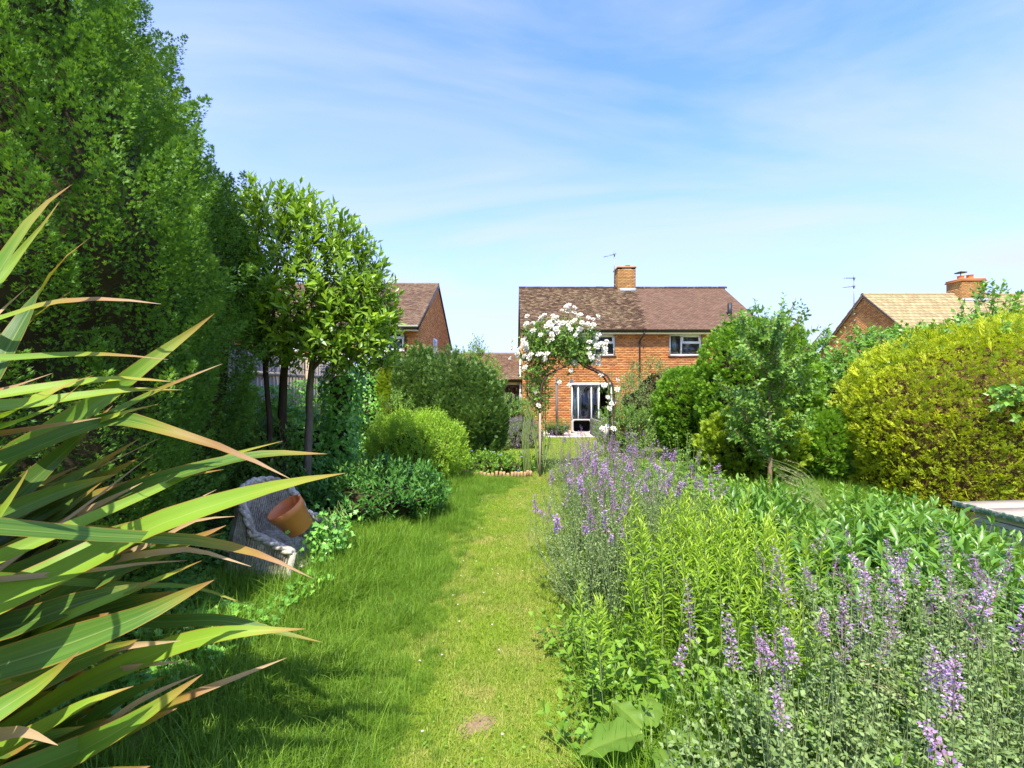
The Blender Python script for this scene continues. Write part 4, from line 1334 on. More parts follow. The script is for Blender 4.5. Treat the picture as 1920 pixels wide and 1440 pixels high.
# --- rounded light bush and the junipers
sh = thing('privet_bush', 'rounded bright green bush at the lawn edge', 'bush', (-1.72, 8.4, 0))
ss = Shape((-1.74, 8.4, -.02), .93, .85, 1.32, ROUND, amp=.27, freq=2.6, seed=17)
shoot_plant(sh, ss, 3600, .22, 12, .042, .018, 'privet_green', LEAF2, up=.9, out=.75, jit=.4, depth=.06, core='twig_dark', core_in=.26, a1=30)
for i, (x, y, r_, h, lab) in enumerate(((-2.30, 11.3, .62, 2.52, 'dark feathery juniper, leftmost beside the golden column'), (-1.42, 11.1, .80, 2.35, 'widest dark feathery juniper in the middle of its row'), (-.72, 10.8, .56, 1.98, 'lowest dark feathery juniper, nearest the rose arch'))):
    t_ = thing('juniper_bush', lab, 'conifer', (x, y, gz(y)), 'dark junipers left of the lawn')
    ss = Shape((x, y, gz(y)), r_, r_ * .9, h, UPRIGHT, amp=.24, freq=2.2, seed=30 + i)
    plume_plant(t_, ss, 330, 40, .62, .075, .085, 'juniper_green', SPRAYT, up=2.6, core_in=.2)
t_ = thing('golden_conifer', 'narrow golden green column conifer beside the junipers', 'conifer', (-3.05, 11.5, gz(11.5)))
ss = Shape((-3.05, 11.5, gz(11.5)), .36, .34, 2.62, UPRIGHT, amp=.08, freq=2.5, seed=36)
plume_plant(t_, ss, 200, 36, .3, .08, .08, 'light_conifer', SPRAY2, up=1.5, core_in=.14)
sh = thing('rowan_sapling', 'small sapling with pale pinnate leaves in front of the junipers', 'sapling', (-2.3, 9.4, 0))
ss = Shape((-2.35, 9.4, .2), .48, .45, 1.55, UPRIGHT, amp=.2, freq=2, seed=37)
shoot_plant(sh, ss, 150, .24, 12, .058, .02, 'weed_green', LEAF2, up=.6, out=.8, depth=.05, twigs='stem_green', a0=80, a1=50)
t_ = thing('far_tree', 'small round leafy tree between the two brick houses', 'tree', (-1.35, 18, gz(18)))
ss = Shape((-1.35, 18, 1.2), 1.05, .9, 2.65, [(0, 0), (.7, .05), (1, .25), (.95, .45), (.6, .68), (.3, .85), (.12, .95), (0, 1)], amp=.3, freq=1.4, seed=38)
shoot_plant(t_, ss, 620, .3, 9, .085, .045, 'weed_green', LEAF2, up=.9, out=.7, depth=.15, twigs='bark_young', interior=.3)
mb = MB(); mb.tube(*limb([(-1.35, 18, -.3), (-1.3, 18, 1.2), (-1.2, 18, 2.6)], .07, .02)); mb.build('trunk', MAT['bark_grey'], t_, True)

# --- right hand shrubs and hedges
sh = thing('buddleia_shrub', 'loose grey green shrub against the house wall right of the arch', 'shrub', (3.9, 14, gz(14)))
ss = Shape((4.25, 14, gz(14)), 1.15, .9, 2.6, UPRIGHT, amp=.32, freq=1.5, seed=40)
shoot_plant(sh, ss, 900, .34, 10, .085, .026, 'grey_green', LEAF2, up=.9, out=.7, depth=.12, core='twig_dark', core_in=.4)
sh = thing('rose_bush', 'pale green leafy rose bush right of the arch', 'shrub', (2.85, 11.4, gz(11.4)))
ss = Shape((2.95, 11.6, gz(11.4)), .75, .6, 1.35, ROUND, amp=.28, freq=1.8, seed=41)
shoot_plant(sh, ss, 480, .28, 10, .06, .03, 'rose_leaf', LEAF2, up=.8, out=.7, depth=.1, twigs='stem_green', core='twig_dark', core_in=.35)
t_ = thing('clipped_thuja', 'clipped green thuja left of the tall rounded conifer', 'conifer', (4.3, 11, gz(11)))
ss = Shape((4.35, 11, gz(11)), .85, .85, 2.22, ROUND, p=2.3, amp=.13, freq=1.6, seed=42)
plume_plant(t_, ss, 560, 38, .24, .10, .068, 'thuja_green', SPRAYT, up=.55, core_in=.18)
t_ = thing('rounded_thuja', 'tallest rounded green conifer on the right behind the apple tree', 'conifer', (5.1, 9.5, 0))
ss = Shape((5.1, 9.6, 0), 1.18, 1.1, 3.16, ROUND, amp=.16, freq=1.5, seed=43)
plume_plant(t_, ss, 720, 40, .26, .10, .068, 'thuja_green', SPRAYT, up=.6, core_in=.2)
t_ = thing('low_conifer', 'low yellow green spreading conifer below the apple tree', 'conifer', (4.4, 8.3, 0))
ss = Shape((4.42, 8.35, -.05), .95, .6, 1.34, ROUND, amp=.2, freq=1.9, seed=44)
plume_plant(t_, ss, 340, 46, .30, .075, .068, 'light_conifer', SPRAYT, up=.5, core_in=.2)
t_ = thing('low_conifer', 'low dark green conifer between the apple tree and golden hedge', 'conifer', (5.75, 8.2, 0))
ss = Shape((5.75, 8.3, -.05), .8, .6, 1.3, ROUND, amp=.2, freq=1.9, seed=45)
plume_plant(t_, ss, 320, 46, .26, .085, .068, 'thuja_green', SPRAYT, up=.5, core_in=.2, core='twig_brown')
hd = thing('creeper_hedge', 'dark leafy creeper hedge below the right hand gable', 'hedge', (7.4, 10.2, 0))
ss = Shape((7.75, 10.4, 0), 1.75, 1.1, 3.05, ROUND, p=2.4, amp=.3, freq=1.3, seed=46, lean=(1.15, 0))
shoot_plant(hd, ss, 1700, .3, 9, .10, .07, 'creeper_green', LEAF4, up=.45, out=.8, depth=.12, core='twig_brown', core_in=.35, droop=.2)
hd = thing('creeper_hedge', 'creeper with big leaves climbing above the golden hedge', 'hedge', (10.2, 9.4, 0))
ss = Shape((10.3, 9.6, 0), 2.2, 1.0, 3.1, ROUND, p=2.8, amp=.35, freq=1.1, seed=47)
shoot_plant(hd, ss, 900, .34, 9, .11, .075, 'creeper_green', LEAF4, up=.5, out=.8, depth=.12, core='twig_brown', core_in=.35, droop=.15)
ss2 = Shape((9.75, 9.3, 2.7), .42, .4, 1.15, CONE, amp=.15, freq=2, seed=48)
shoot_plant(hd, ss2, 90, .34, 10, .11, .07, 'creeper_green', LEAF4, up=1.2, out=.6, depth=.05, name='sprig', twigs='stem_green')
hd = thing('golden_hedge', 'large golden yellow conifer hedge on the right', 'hedge', (7.3, 7.4, 0))
ss = Shape((7.95, 7.5, -.02), 2.2, 1.75, 2.85, [(0, 0), (.88, .01), (.97, .12), (1, .36), (.94, .6), (.78, .8), (.46, .95), (0, 1)], p=2.15, amp=.2, freq=1.1, seed=49)
plume_plant(hd, ss, 5200, 15, .12, .052, .046, 'golden_green', SPRAYG, up=.45, core='twig_brown', core_in=.2, back=.08, inset=.035)
P, N = ss.sample(640, .1)
k_ = len(P); A = nrm(N * .75 + np.array([0, 0, .7]) + R.normal(size=(k_, 3)) * .3)
foliage('shoots', P - A * .03, A, rand_dir(k_), .21 * R.uniform(.6, 1.3, k_), .13, SPRAY, R.random(k_), MAT['golden_tip'], hd)

# the creeper trails over the hedge's top and its right side
cr = thing('creeper', 'green creeper trailing over the top and side of the golden hedge', 'creeper', (7.9, 7.2, 0))
P, N = ss.sample(5200, .1)
w_ = (P[:, 2] > 2.42) * .05 + ((np.hypot(P[:, 0] - 6.85, (P[:, 2] - 1.55) * 1.1) < .36)) * .8
k_ = R.random(len(P)) < w_
P, N = P[k_], N[k_]; n = len(P)
A = nrm(N * .8 + R.normal(size=(n, 3)) * .5)
Q, D, U, LL, WW = shoots(P - N * .02, A, np.full(n, .24), 7, .085, .06, 75, 40, droop=.2)
foliage('foliage', Q, D, U, LL, WW, LEAF4, R.random(len(Q)), MAT['creeper_green'], cr)
C = np.stack([P - N * .15, P, P + A * .22], 1); Vt, Ft = tubes_np(C, np.tile(np.array([.005, .004, .002]), (n, 1)), 3)
obj_np('stems', Vt, [Ft], MAT['stem_green'], cr, {'rnd': R.random(len(Vt))})

# young apple tree
ap = thing('apple_tree', 'young apple tree with slim brown trunk and long whips', 'tree', (XP(1441, 7.3), 7.3, 0))
ax = XP(1441, 7.3)
mb = MB(); mb.tube(*limb([(ax, 7.3, -.05), (ax + .02, 7.3, .5), (ax, 7.3, 1.1), (ax + .05, 7.3, 2.0), (ax + .2, 7.3, 2.7), (ax + .42, 7.32, 3.12)], .04, .006)); mb.build('trunk', MAT['bark_young'], ap, True)
tw = []; A_ = []; P_ = []; ln_ = []
for i in range(38):
    z = random.uniform(.52, 2.4); a = random.uniform(0, 2 * pi); L_ = random.uniform(.5, .95) * (1.15 - .25 * abs(z - 1.6))
    b0 = np.array([ax + .03, 7.3, z]); d = np.array([cos(a) * .75, sin(a) * .6, .55 + random.uniform(-.2, .45)]); d /= np.linalg.norm(d)
    pts = [b0 + d * L_ * s + np.array([0, 0, .18 * L_ * s * s]) for s in (0, .35, .7, 1)]
    tw.append(pts)
    for s in (.08, .22, .36, .5, .64, .78, .92):
        P_.append(b0 + d * L_ * s); A_.append(d + np.array([0, 0, .35 * s]) + R.normal(size=3) * .45); ln_.append(.25)
for k_, tp in enumerate(((ax + .05, ax + .44), (ax - .15, ax + .12), (ax - .3, ax - .28))):
    zt = (3.2, 2.95, 2.55)[k_]
    pts = [np.array([tp[0], 7.3, 2.0]), np.array([(tp[0] + tp[1]) / 2, 7.3, 2.5]), np.array([tp[1], 7.3, zt])]
    for q in np.linspace(0, 1, 5)[:-1]:
        P_.append(pts[0] * (1 - q) + pts[2] * q); A_.append(pts[2] - pts[0] + R.normal(size=3) * .05); ln_.append(.26)
    tw.append([pts[0], pts[0] * .5 + pts[1] * .5, pts[1], pts[2]])
C = np.array(tw); Vt, Ft = tubes_np(C, np.tile(np.array([.012, .009, .006, .003]), (len(C), 1)), 4)
obj_np('branches', Vt, [Ft], MAT['bark_young'], ap, {'rnd': R.random(len(Vt))})
P_ = np.array(P_); A_ = np.array(A_)
Q, D, U, LL, WW = shoots(np.concatenate([P_, P_ + R.normal(size=P_.shape) * .06]), np.concatenate([A_, A_ + R.normal(size=A_.shape) * .6]), np.tile(np.array(ln_), 2), 12, .085, .048, 75, 40, droop=.1)
foliage('crown', Q, D, U, LL, WW, LEAF4, R.random(len(Q)), MAT['apple_green'], ap)

# ------------------------------------------------------------------ rose arch and climbing rose
AY = 9.2
ar = thing('rose_arch', 'rusty metal garden arch with pointed top carrying a white rose', 'garden arch', (.56, AY, 0))
half = [(2.02, 0), (2.02, .8), (2.02, 1.62), (1.985, 1.84), (1.88, 2.0), (1.70, 2.11), (1.52, 2.18), (1.40, 2.27), (1.32, 2.37), (1.29, 2.44)]
for y in (AY - .2, AY + .2):
    for sgn in (1, -1):
        mb = MB(); pts = [(1.29 + sgn * (x - 1.29), y, z) for x, z in half]
        mb.tube(pts, .019, 6); mb.build('rail', MAT['arch_metal'], ar, True)
for i in range(1, 9):
    for sgn in (1, -1):
        x, z = half[min(i, len(half) - 1)]
        mb = MB(); mb.tube([(1.29 + sgn * (x - 1.29), AY - .19, z), (1.29 + sgn * (x - 1.29), AY + .19, z)], .008, 5); mb.build('rung', MAT['arch_metal'], ar)
for z in (.4, 1.2):
    for sgn in (1, -1):
        mb = MB(); mb.tube([(1.29 + sgn * .73, AY - .19, z), (1.29 + sgn * .73, AY + .19, z)], .008, 5); mb.build('rung', MAT['arch_metal'], ar)
mb = MB(); mb.tube([(.545, AY - .3, -.1), (.55, AY - .3, .6), (.548, AY - .29, 1.26)], .023, 8)
meta(mb.build('wooden_stake', MAT['stake_wood'], None, True), 'pale wooden stake standing against the left leg of the rose arch', 'stake')
mb = MB(); mb.tube([(1.80, 18.2, gz(18.2)), (1.78, 18.2, 2.15)], .05, 8)
meta(mb.build('garden_post', MAT['post_grey'], None, True), 'slim grey post in front of the brick wall left of the patio door', 'post')

rs = thing('climbing_rose', 'climbing rose with clusters of white blooms over the arch', 'climbing rose', (.6, AY, 0))
ORS = ORG[rs]
srose = Shape((1.0, AY, 2.22), .84, .46, .9, [(0, 0), (.7, .03), (.95, .2), (1, .45), (.85, .7), (.5, .92), (0, 1)], amp=.18, freq=2.6, seed=60, lean=(-.05, 0))
shoot_plant(rs, srose, 640, .2, 9, .062, .036, 'rose_leaf', LEAF4, up=.5, out=.8, depth=.12, twigs='stem_green', interior=.4, back=.7, droop=.1)
sl = Shape((.5, AY, 1.35), .32, .3, 1.1, ROUND, amp=.14, freq=3, seed=61)
shoot_plant(rs, sl, 240, .2, 8, .055, .032, 'rose_leaf', LEAF4, up=.2, out=.8, depth=.08, twigs='stem_green', interior=.4, back=.7, droop=.3)
pts_ = []; ax_ = []
for i in range(70):      # the legs and the loose ends
    r_ = random.random()
    if r_ < .42: p = (2.05 + random.gauss(0, .10), AY + random.gauss(0, .15), random.uniform(.55, 1.75))
    elif r_ < .75: p = (.55 + random.gauss(0, .09), AY + random.gauss(0, .14), random.uniform(.2, 1.5))
    else: p = (random.uniform(.75, 1.15), AY + random.gauss(0, .15), random.uniform(1.75, 2.15))
    pts_.append(p); ax_.append((random.gauss(0, .6), random.gauss(0, .6), .4))
Q, D, U, LL, WW = shoots(np.array(pts_), np.array(ax_), .2, 9, .052, .03, 75, 35, droop=.1)
foliage('foliage', Q, D, U, LL, WW, LEAF4, R.random(len(Q)), MAT['rose_leaf'], rs)
tips = [(XP(1060, AY), ZP(577, AY)), (XP(1077, AY), ZP(583, AY)), (XP(1085, AY), ZP(591, AY)), (XP(1041, AY), ZP(602, AY)), (XP(1105, AY), ZP(610, AY)), (XP(1003, AY), ZP(622, AY))]
canes = []
for x, z in tips:
    canes.append([(1.0 + (x - 1.0) * .5, AY, 2.5), (1.0 + (x - 1.0) * .8, AY, 2.5 + (z - 2.5) * .4), (x - .02, AY, 2.5 + (z - 2.5) * .75), (x, AY, z - .02)])
for i in range(16):
    x = .55 + random.gauss(0, .07); sg = -1 if i % 3 else 1
    if i > 9: x = 2.03 + random.gauss(0, .06)
    x1 = x + random.gauss(0, .14)
    canes.append([(x, AY + random.gauss(0, .12), 0), (x + random.gauss(0, .07), AY + random.gauss(0, .12), .7), (x1, AY + random.gauss(0, .12), 1.35), (x1 + random.gauss(0, .05), AY, 2.1)])
for i in range(5):
    x = .42 - .03 * i
    canes.append([(x - .05, AY - .1, .05), (x - .1, AY - .15, .8), (x + .0, AY - .1, 1.4), (x + .1, AY, 2.0)])
C = np.array(canes); Vt, Ft = tubes_np(C, np.tile(np.array([.012, .010, .008, .006]), (len(C), 1)), 4)
obj_np('stems', Vt, [Ft], MAT['stem_green'], rs, {'rnd': R.random(len(Vt))})


def bloom_mesh(seed):
    r_ = np.random.default_rng(seed)
    P = []; D = []; U = []; L = []; Wd = []
    for ring, (nn, tilt, ln) in enumerate(((7, 78, .062), (6, 58, .055), (5, 35, .045), (4, 14, .034))):
        for k_ in range(nn):
            a = 2 * pi * (k_ + .5 * ring) / nn + r_.normal() * .12; tl = radians(tilt + r_.normal() * 8)
            P.append((.006 * cos(a), .006 * sin(a), .004 * ring)); D.append((cos(a) * sin(tl), sin(a) * sin(tl), cos(tl)))
            U.append((-cos(a) * cos(tl), -sin(a) * cos(tl), sin(tl))); L.append(ln * r_.uniform(.85, 1.15)); Wd.append(ln * .95)
    V_, F_, rr = leaf_cloud(np.array(P), np.array(D), np.array(U), np.array(L), np.array(Wd), LEAF4, np.clip(r_.random(len(P)) * .8 + .2, 0, 1))
    me = np_mesh('bloom', V_, [F_], {'rnd': rr}); me.materials.append(MAT['rose_white']); return me


BL = [bloom_mesh(s) for s in range(4)]


def bloom(p, d, s, parent):
    o = bpy.data.objects.new('bloom', random.choice(BL)); COL.objects.link(o); o.parent = parent
    o.location = Vector(p) - Vector(ORG[parent]); o.rotation_euler = Vector(d).to_track_quat('Z', 'Y').to_euler(); o.scale = (s, s, s)


Pb, Nb = srose.sample(900, .15)
cl = Pb[(Nb[:, 1] < .5)][:52]
for c_ in cl:        # clusters of three or so
    if c_[0] > 1.75 and c_[2] < 2.35: continue
    if c_[2] < 2.3 and random.random() < .7: continue
    for j in range(random.choice((1, 2, 3, 4))):
        q = c_ + R.normal(size=3) * np.array([.09, .06, .07])
        dn = nrm(q - np.array([1.0, AY + .5, 2.2])) + np.array([-.1, -.35, .35]) + R.normal(size=3) * .25
        bloom(q + nrm(dn) * .06, dn, random.uniform(.7, 1.08), rs)
for x, z in tips[:5]:
    for j in range(random.choice((2, 3, 3))):
        bloom((x + random.gauss(0, .05), AY + random.gauss(0, .05), z + random.gauss(0, .03)), (random.gauss(0, .4), -.6, .7), random.uniform(.85, 1.15), rs)
for px, py in ((992, 672), (975, 655), (985, 690), (1003, 735), (1127, 702), (1134, 722), (1157, 713), (1140, 745), (1146, 757), (1152, 754), (1130, 724), (1128, 803), (1148, 803), (1139, 800), (1152, 806), (1135, 808), (1049, 717), (1072, 715), (1067, 722), (1155, 730), (1138, 765), (1009, 760)):
    bloom((XP(px, AY - .15), AY - .2 + random.gauss(0, .06), ZP(py, AY - .15)), (random.gauss(0, .4), -.8, .5), random.uniform(.75, 1.05), rs)

# ------------------------------------------------------------------ log edging, flower bed at the arch, lavender, tufts
lg = thing('log_roll_edging', 'low edging of upright log halves round the small flower bed', 'edging', (-.9, 9.0, 0))
lp = None
path = [(-1.02, 9.15), (-.88, 8.93), (-.6, 8.82), (-.3, 8.78), (0, 8.80), (.25, 8.86), (.42, 8.98)]
seg = []
for a, b in zip(path[:-1], path[1:]):
    d = math.hypot(b[0] - a[0], b[1] - a[1]); nn = int(d / .062)
    for i in range(nn): seg.append((a[0] + (b[0] - a[0]) * i / nn, a[1] + (b[1] - a[1]) * i / nn))
for i, (x, y) in enumerate(seg):
    if lp is None:
        mb = MB(); mb.lathe([(0, 0), (.031, 0), (.031, .125), (.026, .132), (0, .132)], (lg.location.x, lg.location.y, 0), 8); lp = mb.build('log', MAT['log_wood'], lg); o = lp
    else:
        o = lp.copy(); COL.objects.link(o)
    o.location = (x - lg.location.x, y - lg.location.y, random.uniform(-.025, .02)); o.rotation_euler = (random.gauss(0, .05), random.gauss(0, .05), random.uniform(0, 6))
pb = thing('geranium_clump', 'low green perennials with a few blue flowers behind the log edging', 'perennials', (-.3, 9.5, 0))
ss = Shape((-.32, 9.5, -.02), .78, .5, .42, ROUND, amp=.09, freq=3, seed=62)
shoot_plant(pb, ss, 330, .14, 8, .055, .04, 'weed_green', LEAF4, up=.9, out=.5, depth=.05, core='soil', core_in=.14)
P, N = ss.sample(16, .2)
Q = []; D = []
for p, n_ in zip(P, N):
    for k_ in range(5):
        a = k_ * 1.257; Q.append(p + n_ * .07); D.append((cos(a), sin(a) * .5 - .3, .5))
foliage('flowers', np.array(Q), np.array(D), np.array([0, -.5, 1.0]) + np.zeros((len(Q), 3)), .028, .024, LEAF2, R.random(len(Q)), MAT['blue_flower'], pb)


def spire_shrub(name, label, cat, c, a, b, h, seed, leafm, n_sh, n_sp, L=.05, W=.014, spL=.16):
    t_ = thing(name, label, cat, c)
    ss = Shape(c, a, b, h, ROUND, amp=.1, freq=2, seed=seed)
    shoot_plant(t_, ss, n_sh, .3, 10, L, W, leafm, LEAF2, up=1.1, out=.6, depth=.1, core='twig_dark', core_in=.22)
    P, N = ss.sample(n_sp, .1); n = len(P)
    A = nrm(N * .5 + np.array([0, 0, 1.0]) + R.normal(size=(n, 3)) * .15)
    Q, D, U, LL, WW = shoots(P, A, spL, 22, .022, .02, 80, 30)
    foliage('flowers', Q, D, U, LL, WW, LEAF2, R.random(len(Q)), MAT['lavender_purple'], t_)
    C = np.stack([P - A * .15, P + A * spL * .5, P + A * spL], 1); Vt, Ft = tubes_np(C, np.full((n, 3), .003), 3)
    obj_np('stems', Vt, [Ft], MAT['stem_grey'], t_, {'rnd': R.random(len(Vt))})
    return t_


spire_shrub('lavender_bush', 'mounded grey lavender bush in purple flower left of the far lawn', 'lavender', (.22, 13.6, gz(13.6)), .52, .5, .82, 64, 'grey_green', 420, 260)
sh = thing('grey_shrub', 'small mounded grey leaved shrub beside the lavender', 'shrub', (-.45, 13.2, gz(13)))
shoot_plant(sh, Shape((-.45, 13.0, gz(13)), .45, .4, .62, ROUND, amp=.1, freq=2.5, seed=66), 260, .2, 9, .05, .022, 'grey_green', LEAF2, depth=.08, core='twig_dark', core_in=.15)
sh = thing('green_shrub', 'leafy green shrub behind the lavender, before the white outbuilding', 'shrub', (-.1, 15.4, gz(15)))
shoot_plant(sh, Shape((-.15, 15.4, gz(15)), 1.0, .7, 1.55, ROUND, amp=.25, freq=1.8, seed=67), 620, .26, 9, .075, .034, 'rose_leaf', LEAF2, depth=.1, core='twig_dark', core_in=.25)
sh = thing('rosemary_tuft', 'spiky green tuft at the foot of the grey post', 'shrub', (1.75, 17.9, gz(18)))
shoot_plant(sh, Shape((1.75, 17.9, gz(18)), .55, .4, .62, ROUND, amp=.1, freq=2.5, seed=68), 330, .3, 10, .06, .014, 'juniper_green', LEAF2, up=1.4, depth=.08, core='twig_dark', core_in=.15)

# things by the patio door
rc = thing('rattan_chair', 'upturned rattan tub chair with black hollow on the patio', 'chair', (XP(1089, 19.0), 19.0, -.10))
cx, cz = XP(1089, 19.0), .19


def rrect(w, h, r, n=5):
    P = []
    for sx, sz, a0 in ((1, -1, -90), (1, 1, 0), (-1, 1, 90), (-1, -1, 180)):
        for i in range(n + 1):
            a = radians(a0 + 90 * i / n); P.append((sx * (w / 2 - r) + r * cos(a), sz * (h / 2 - r) + r * sin(a)))
    return P


def ring(mb, secs):
    """secs: list of (outline, y)"""
    n = len(secs[0][0]); V_ = [(cx + x, y, cz + z) for o_, y in secs for x, z in o_]
    return mb.add(V_, [[i * n + j, i * n + (j + 1) % n, (i + 1) * n + (j + 1) % n, (i + 1) * n + j] for i in range(len(secs) - 1) for j in range(n)])


hh = 2 * (cz + .10)
mb = ring(MB(), [(rrect(.72, hh - .02, .1), 18.72), (rrect(.90, hh, .14), 18.75), (rrect(.84, hh * .96, .14), 19.0), (rrect(.66, hh * .86, .13), 19.3), (rrect(.1, hh * .2, .02), 19.32)]); mb.build('shell', MAT['rattan_grey'], rc, True)
mb = ring(MB(), [(rrect(.68, hh - .13, .08), 18.735), (rrect(.70, hh - .11, .1), 18.71), (rrect(.80, hh - .02, .12), 18.70), (rrect(.88, hh, .14), 18.73)]); mb.build('rim', MAT['rattan_trim'], rc, True)
mb = ring(MB(), [(rrect(.69, hh - .12, .08), 18.74), (rrect(.64, hh - .16, .08), 19.05), (rrect(.1, .1, .03), 19.06)]); mb.build('lining', MAT['black_cushion'], rc, True)
rb = thing('raised_bed', 'grey timber raised bed right of the patio behind the rose', 'planter', (4.0, 16.6, gz(17)))
for i, z in enumerate((0, .22, .44)):
    mb = MB(); mb.box(3.15, 5.6, 16.6, 16.7, gz(17) + z, gz(17) + z + .212); mb.build('sleeper', MAT['sleeper_wood'], rb, bevel=.01)
    mb = MB(); mb.box(3.15, 3.25, 16.71, 18.4, gz(17) + z, gz(17) + z + .212); mb.build('sleeper', MAT['sleeper_wood'], rb, bevel=.01)
mb = MB(); mb.box(3.26, 5.6, 16.71, 18.4, gz(17), gz(17) + .6); mb.build('soil', MAT['pot_soil'], rb)
fp = thing('flower_pot', 'small dark blue glazed pot between wall and rattan chair', 'pot', (XP(1060, 19.3), 19.3, -.10))
plain_mat('blue_glaze', (.03, .05, .08), .25, .5, .2, 8)
mb = MB(); mb.lathe([(0, 0), (.12, 0), (.17, .2), (.19, .22), (.19, .26), (.16, .26), (.15, .2), (0, .2)], tuple(fp.location), 16); mb.build('body', MAT['blue_glaze'], fp, True)
mb = MB(); mb.lathe([(.15, .205), (0, .215)], tuple(fp.location), 12); mb.build('soil', MAT['pot_soil'], fp)

# ------------------------------------------------------------------ slatted wooden box on the right
bx = thing('wooden_box', 'weathered slatted wooden box with flaking green lid under the golden hedge', 'garden box', (5.7, 4.6, 0))
lidpts = [(5.12, 5.28), (6.5, 5.42), (6.5, 3.9), (5.22, 3.8)]
for i in range(5):
    a0, a1 = i / 5 + .004, (i + 1) / 5 - .004
    L0 = np.array(lidpts[0]) * (1 - a0) + np.array(lidpts[3]) * a0; L1 = np.array(lidpts[0]) * (1 - a1) + np.array(lidpts[3]) * a1
    R0 = np.array(lidpts[1]) * (1 - a0) + np.array(lidpts[2]) * a0; R1 = np.array(lidpts[1]) * (1 - a1) + np.array(lidpts[2]) * a1
    mb = MB(); z = .435 + random.uniform(-.003, .003)
    mb.poly([(*(L0 + [.03, 0]), z), (*R0, z), (*R1, z), (*(L1 + [.03, 0]), z)], (0, 0, -.03)); mb.build('lid_board', MAT['weathered_top'], bx)
mb = MB(); mb.poly([(5.12, 5.30, .445), (5.147, 5.30, .445), (5.247, 3.78, .445), (5.22, 3.78, .445)], (0, 0, -.06)); mb.build('lid_edge', MAT['flaking_green'], bx, bevel=.004)
for i in range(6):
    z = .02 + i * .06
    mb = MB(); mb.poly([(5.20 + .006 * (i % 2), 5.12, z), (5.23 + .006 * (i % 2), 5.12, z), (5.33, 3.86, z), (5.30, 3.86, z)], (0, 0, .05)); mb.build('slat', MAT['weathered_board'], bx, bevel=.003)
    mb = MB(); mb.poly([(5.34, 5.13, z), (5.34, 5.10, z), (6.42, 5.2, z), (6.42, 5.23, z)], (0, 0, .05)); mb.build('slat', MAT['weathered_board'], bx)
mb = MB(); mb.box(5.31, 6.4, 3.9, 5.06, 0, .37); mb.build('lining', MAT['black_plastic'], bx)

# ------------------------------------------------------------------ wicker chair and pot
CH = np.array([-2.27, 4.28, -0.10]); CROT = Matrix.Rotation(radians(-10), 4, 'Z') @ Matrix.Rotation(radians(14), 4, 'Y')
ch = thing('wicker_chair', 'weathered white wicker armchair sinking into the ivy and grass', 'chair', tuple(CH))
ch.rotation_euler = CROT.to_euler(); ch.scale = (1.1, 1.1, 1.0)
ORG[ch] = np.zeros(3)
plan = [(.33, -.31), (.15, -.325), (-.05, -.33), (-.2, -.30), (-.31, -.2), (-.35, 0), (-.31, .2), (-.2, .30), (-.05, .33), (.15, .325), (.33, .31)]
pl = np.array(plan); pl3 = []
for i in range(len(pl) - 1):
    for t_ in np.linspace(0, 1, 9, endpoint=False): pl3.append(pl[i] * (1 - t_) + pl[i + 1] * t_)
pl3.append(pl[-1]); pl3 = np.array(pl3)
n = len(pl3); s_ = np.linspace(-1, 1, n)
topz = .60 + .30 * np.clip(1 - (np.abs(s_) / .62) ** 2.4, 0, 1) - .05 * np.clip((np.abs(s_) - .7) / .3, 0, 1)
botz = np.full(n, .14)
outl = 1 + .10 * np.clip(1 - np.abs(s_) / .6, 0, 1)
V_ = []; F_ = []
mb = MB()
inner = pl3 * .955
V_ = [(x * 1.0, y, z) for (x, y), z in zip(pl3, botz)] + [(x * o_, y * 1.02, z) for (x, y), z, o_ in zip(pl3, topz, outl)] + [(x, y, z) for (x, y), z in zip(inner, botz)] + [(x * o_, y * 1.02, z) for (x, y), z, o_ in zip(inner, topz, outl)]
F_ = [[i, i + 1, n + i + 1, n + i] for i in range(n - 1)] + [[2 * n + i + 1, 2 * n + i, 3 * n + i, 3 * n + i + 1] for i in range(n - 1)]
mb.add(V_, F_); wl = mb.build('woven_side', MAT['wicker'], ch)
C = []
for i in range(0, n):
    for src, k_ in ((pl3, 1.004), (inner, .992)):
        x, y = src[i] * k_
        C.append([(x, y, botz[i]), ((x + x * outl[i]) / 2, y * 1.01, (botz[i] + topz[i]) / 2), (x * outl[i], y * 1.02, topz[i])])
Vt, Ft = tubes_np(np.array(C), np.full((len(C), 3), .0078), 5)
obj_np('strands', Vt, [Ft], MAT['wicker'], wl, {'rnd': R.random(len(Vt))}, True, 'stuff')
rim = np.stack([pl3[:, 0] * outl * .98, pl3[:, 1] * 1.0, topz], 1)
mb = MB()
for k_ in range(3):
    w_ = 2 * pi * k_ / 3
    off = np.stack([np.cos(np.arange(n) * .55 + w_) * .018 * np.sign(pl3[:, 0] + .01) * 0 + 0, np.cos(np.arange(n) * .55 + w_) * .02, np.sin(np.arange(n) * .55 + w_) * .018], 1)
    mb.tube(rim + off, .021, 6)
mb.build('braided_rim', MAT['wicker'], ch, True)
for sx, sy, zt in ((.33, -.31, .56), (.33, .31, .56), (-.22, -.29, .2), (-.22, .29, .2)):
    mb = MB(); mb.tube([(sx, sy, -.02), (sx, sy, zt * .5), (sx * .985, sy, zt)], .024, 8); mb.build('leg', MAT['wicker'], ch, True)
mb = MB(); mb.box(-.30, .315, -.29, .29, .34, .37); mb.build('seat', MAT['wicker'], ch, bevel=.012)
mb = MB(); mb.box(.318, .335, -.28, .28, .14, .37); ap_ = mb.build('front_apron', MAT['wicker'], ch)
C = [[(.338, y, .14), (.339, y, .25), (.338, y, .37)] for y in np.linspace(-.27, .27, 30)]
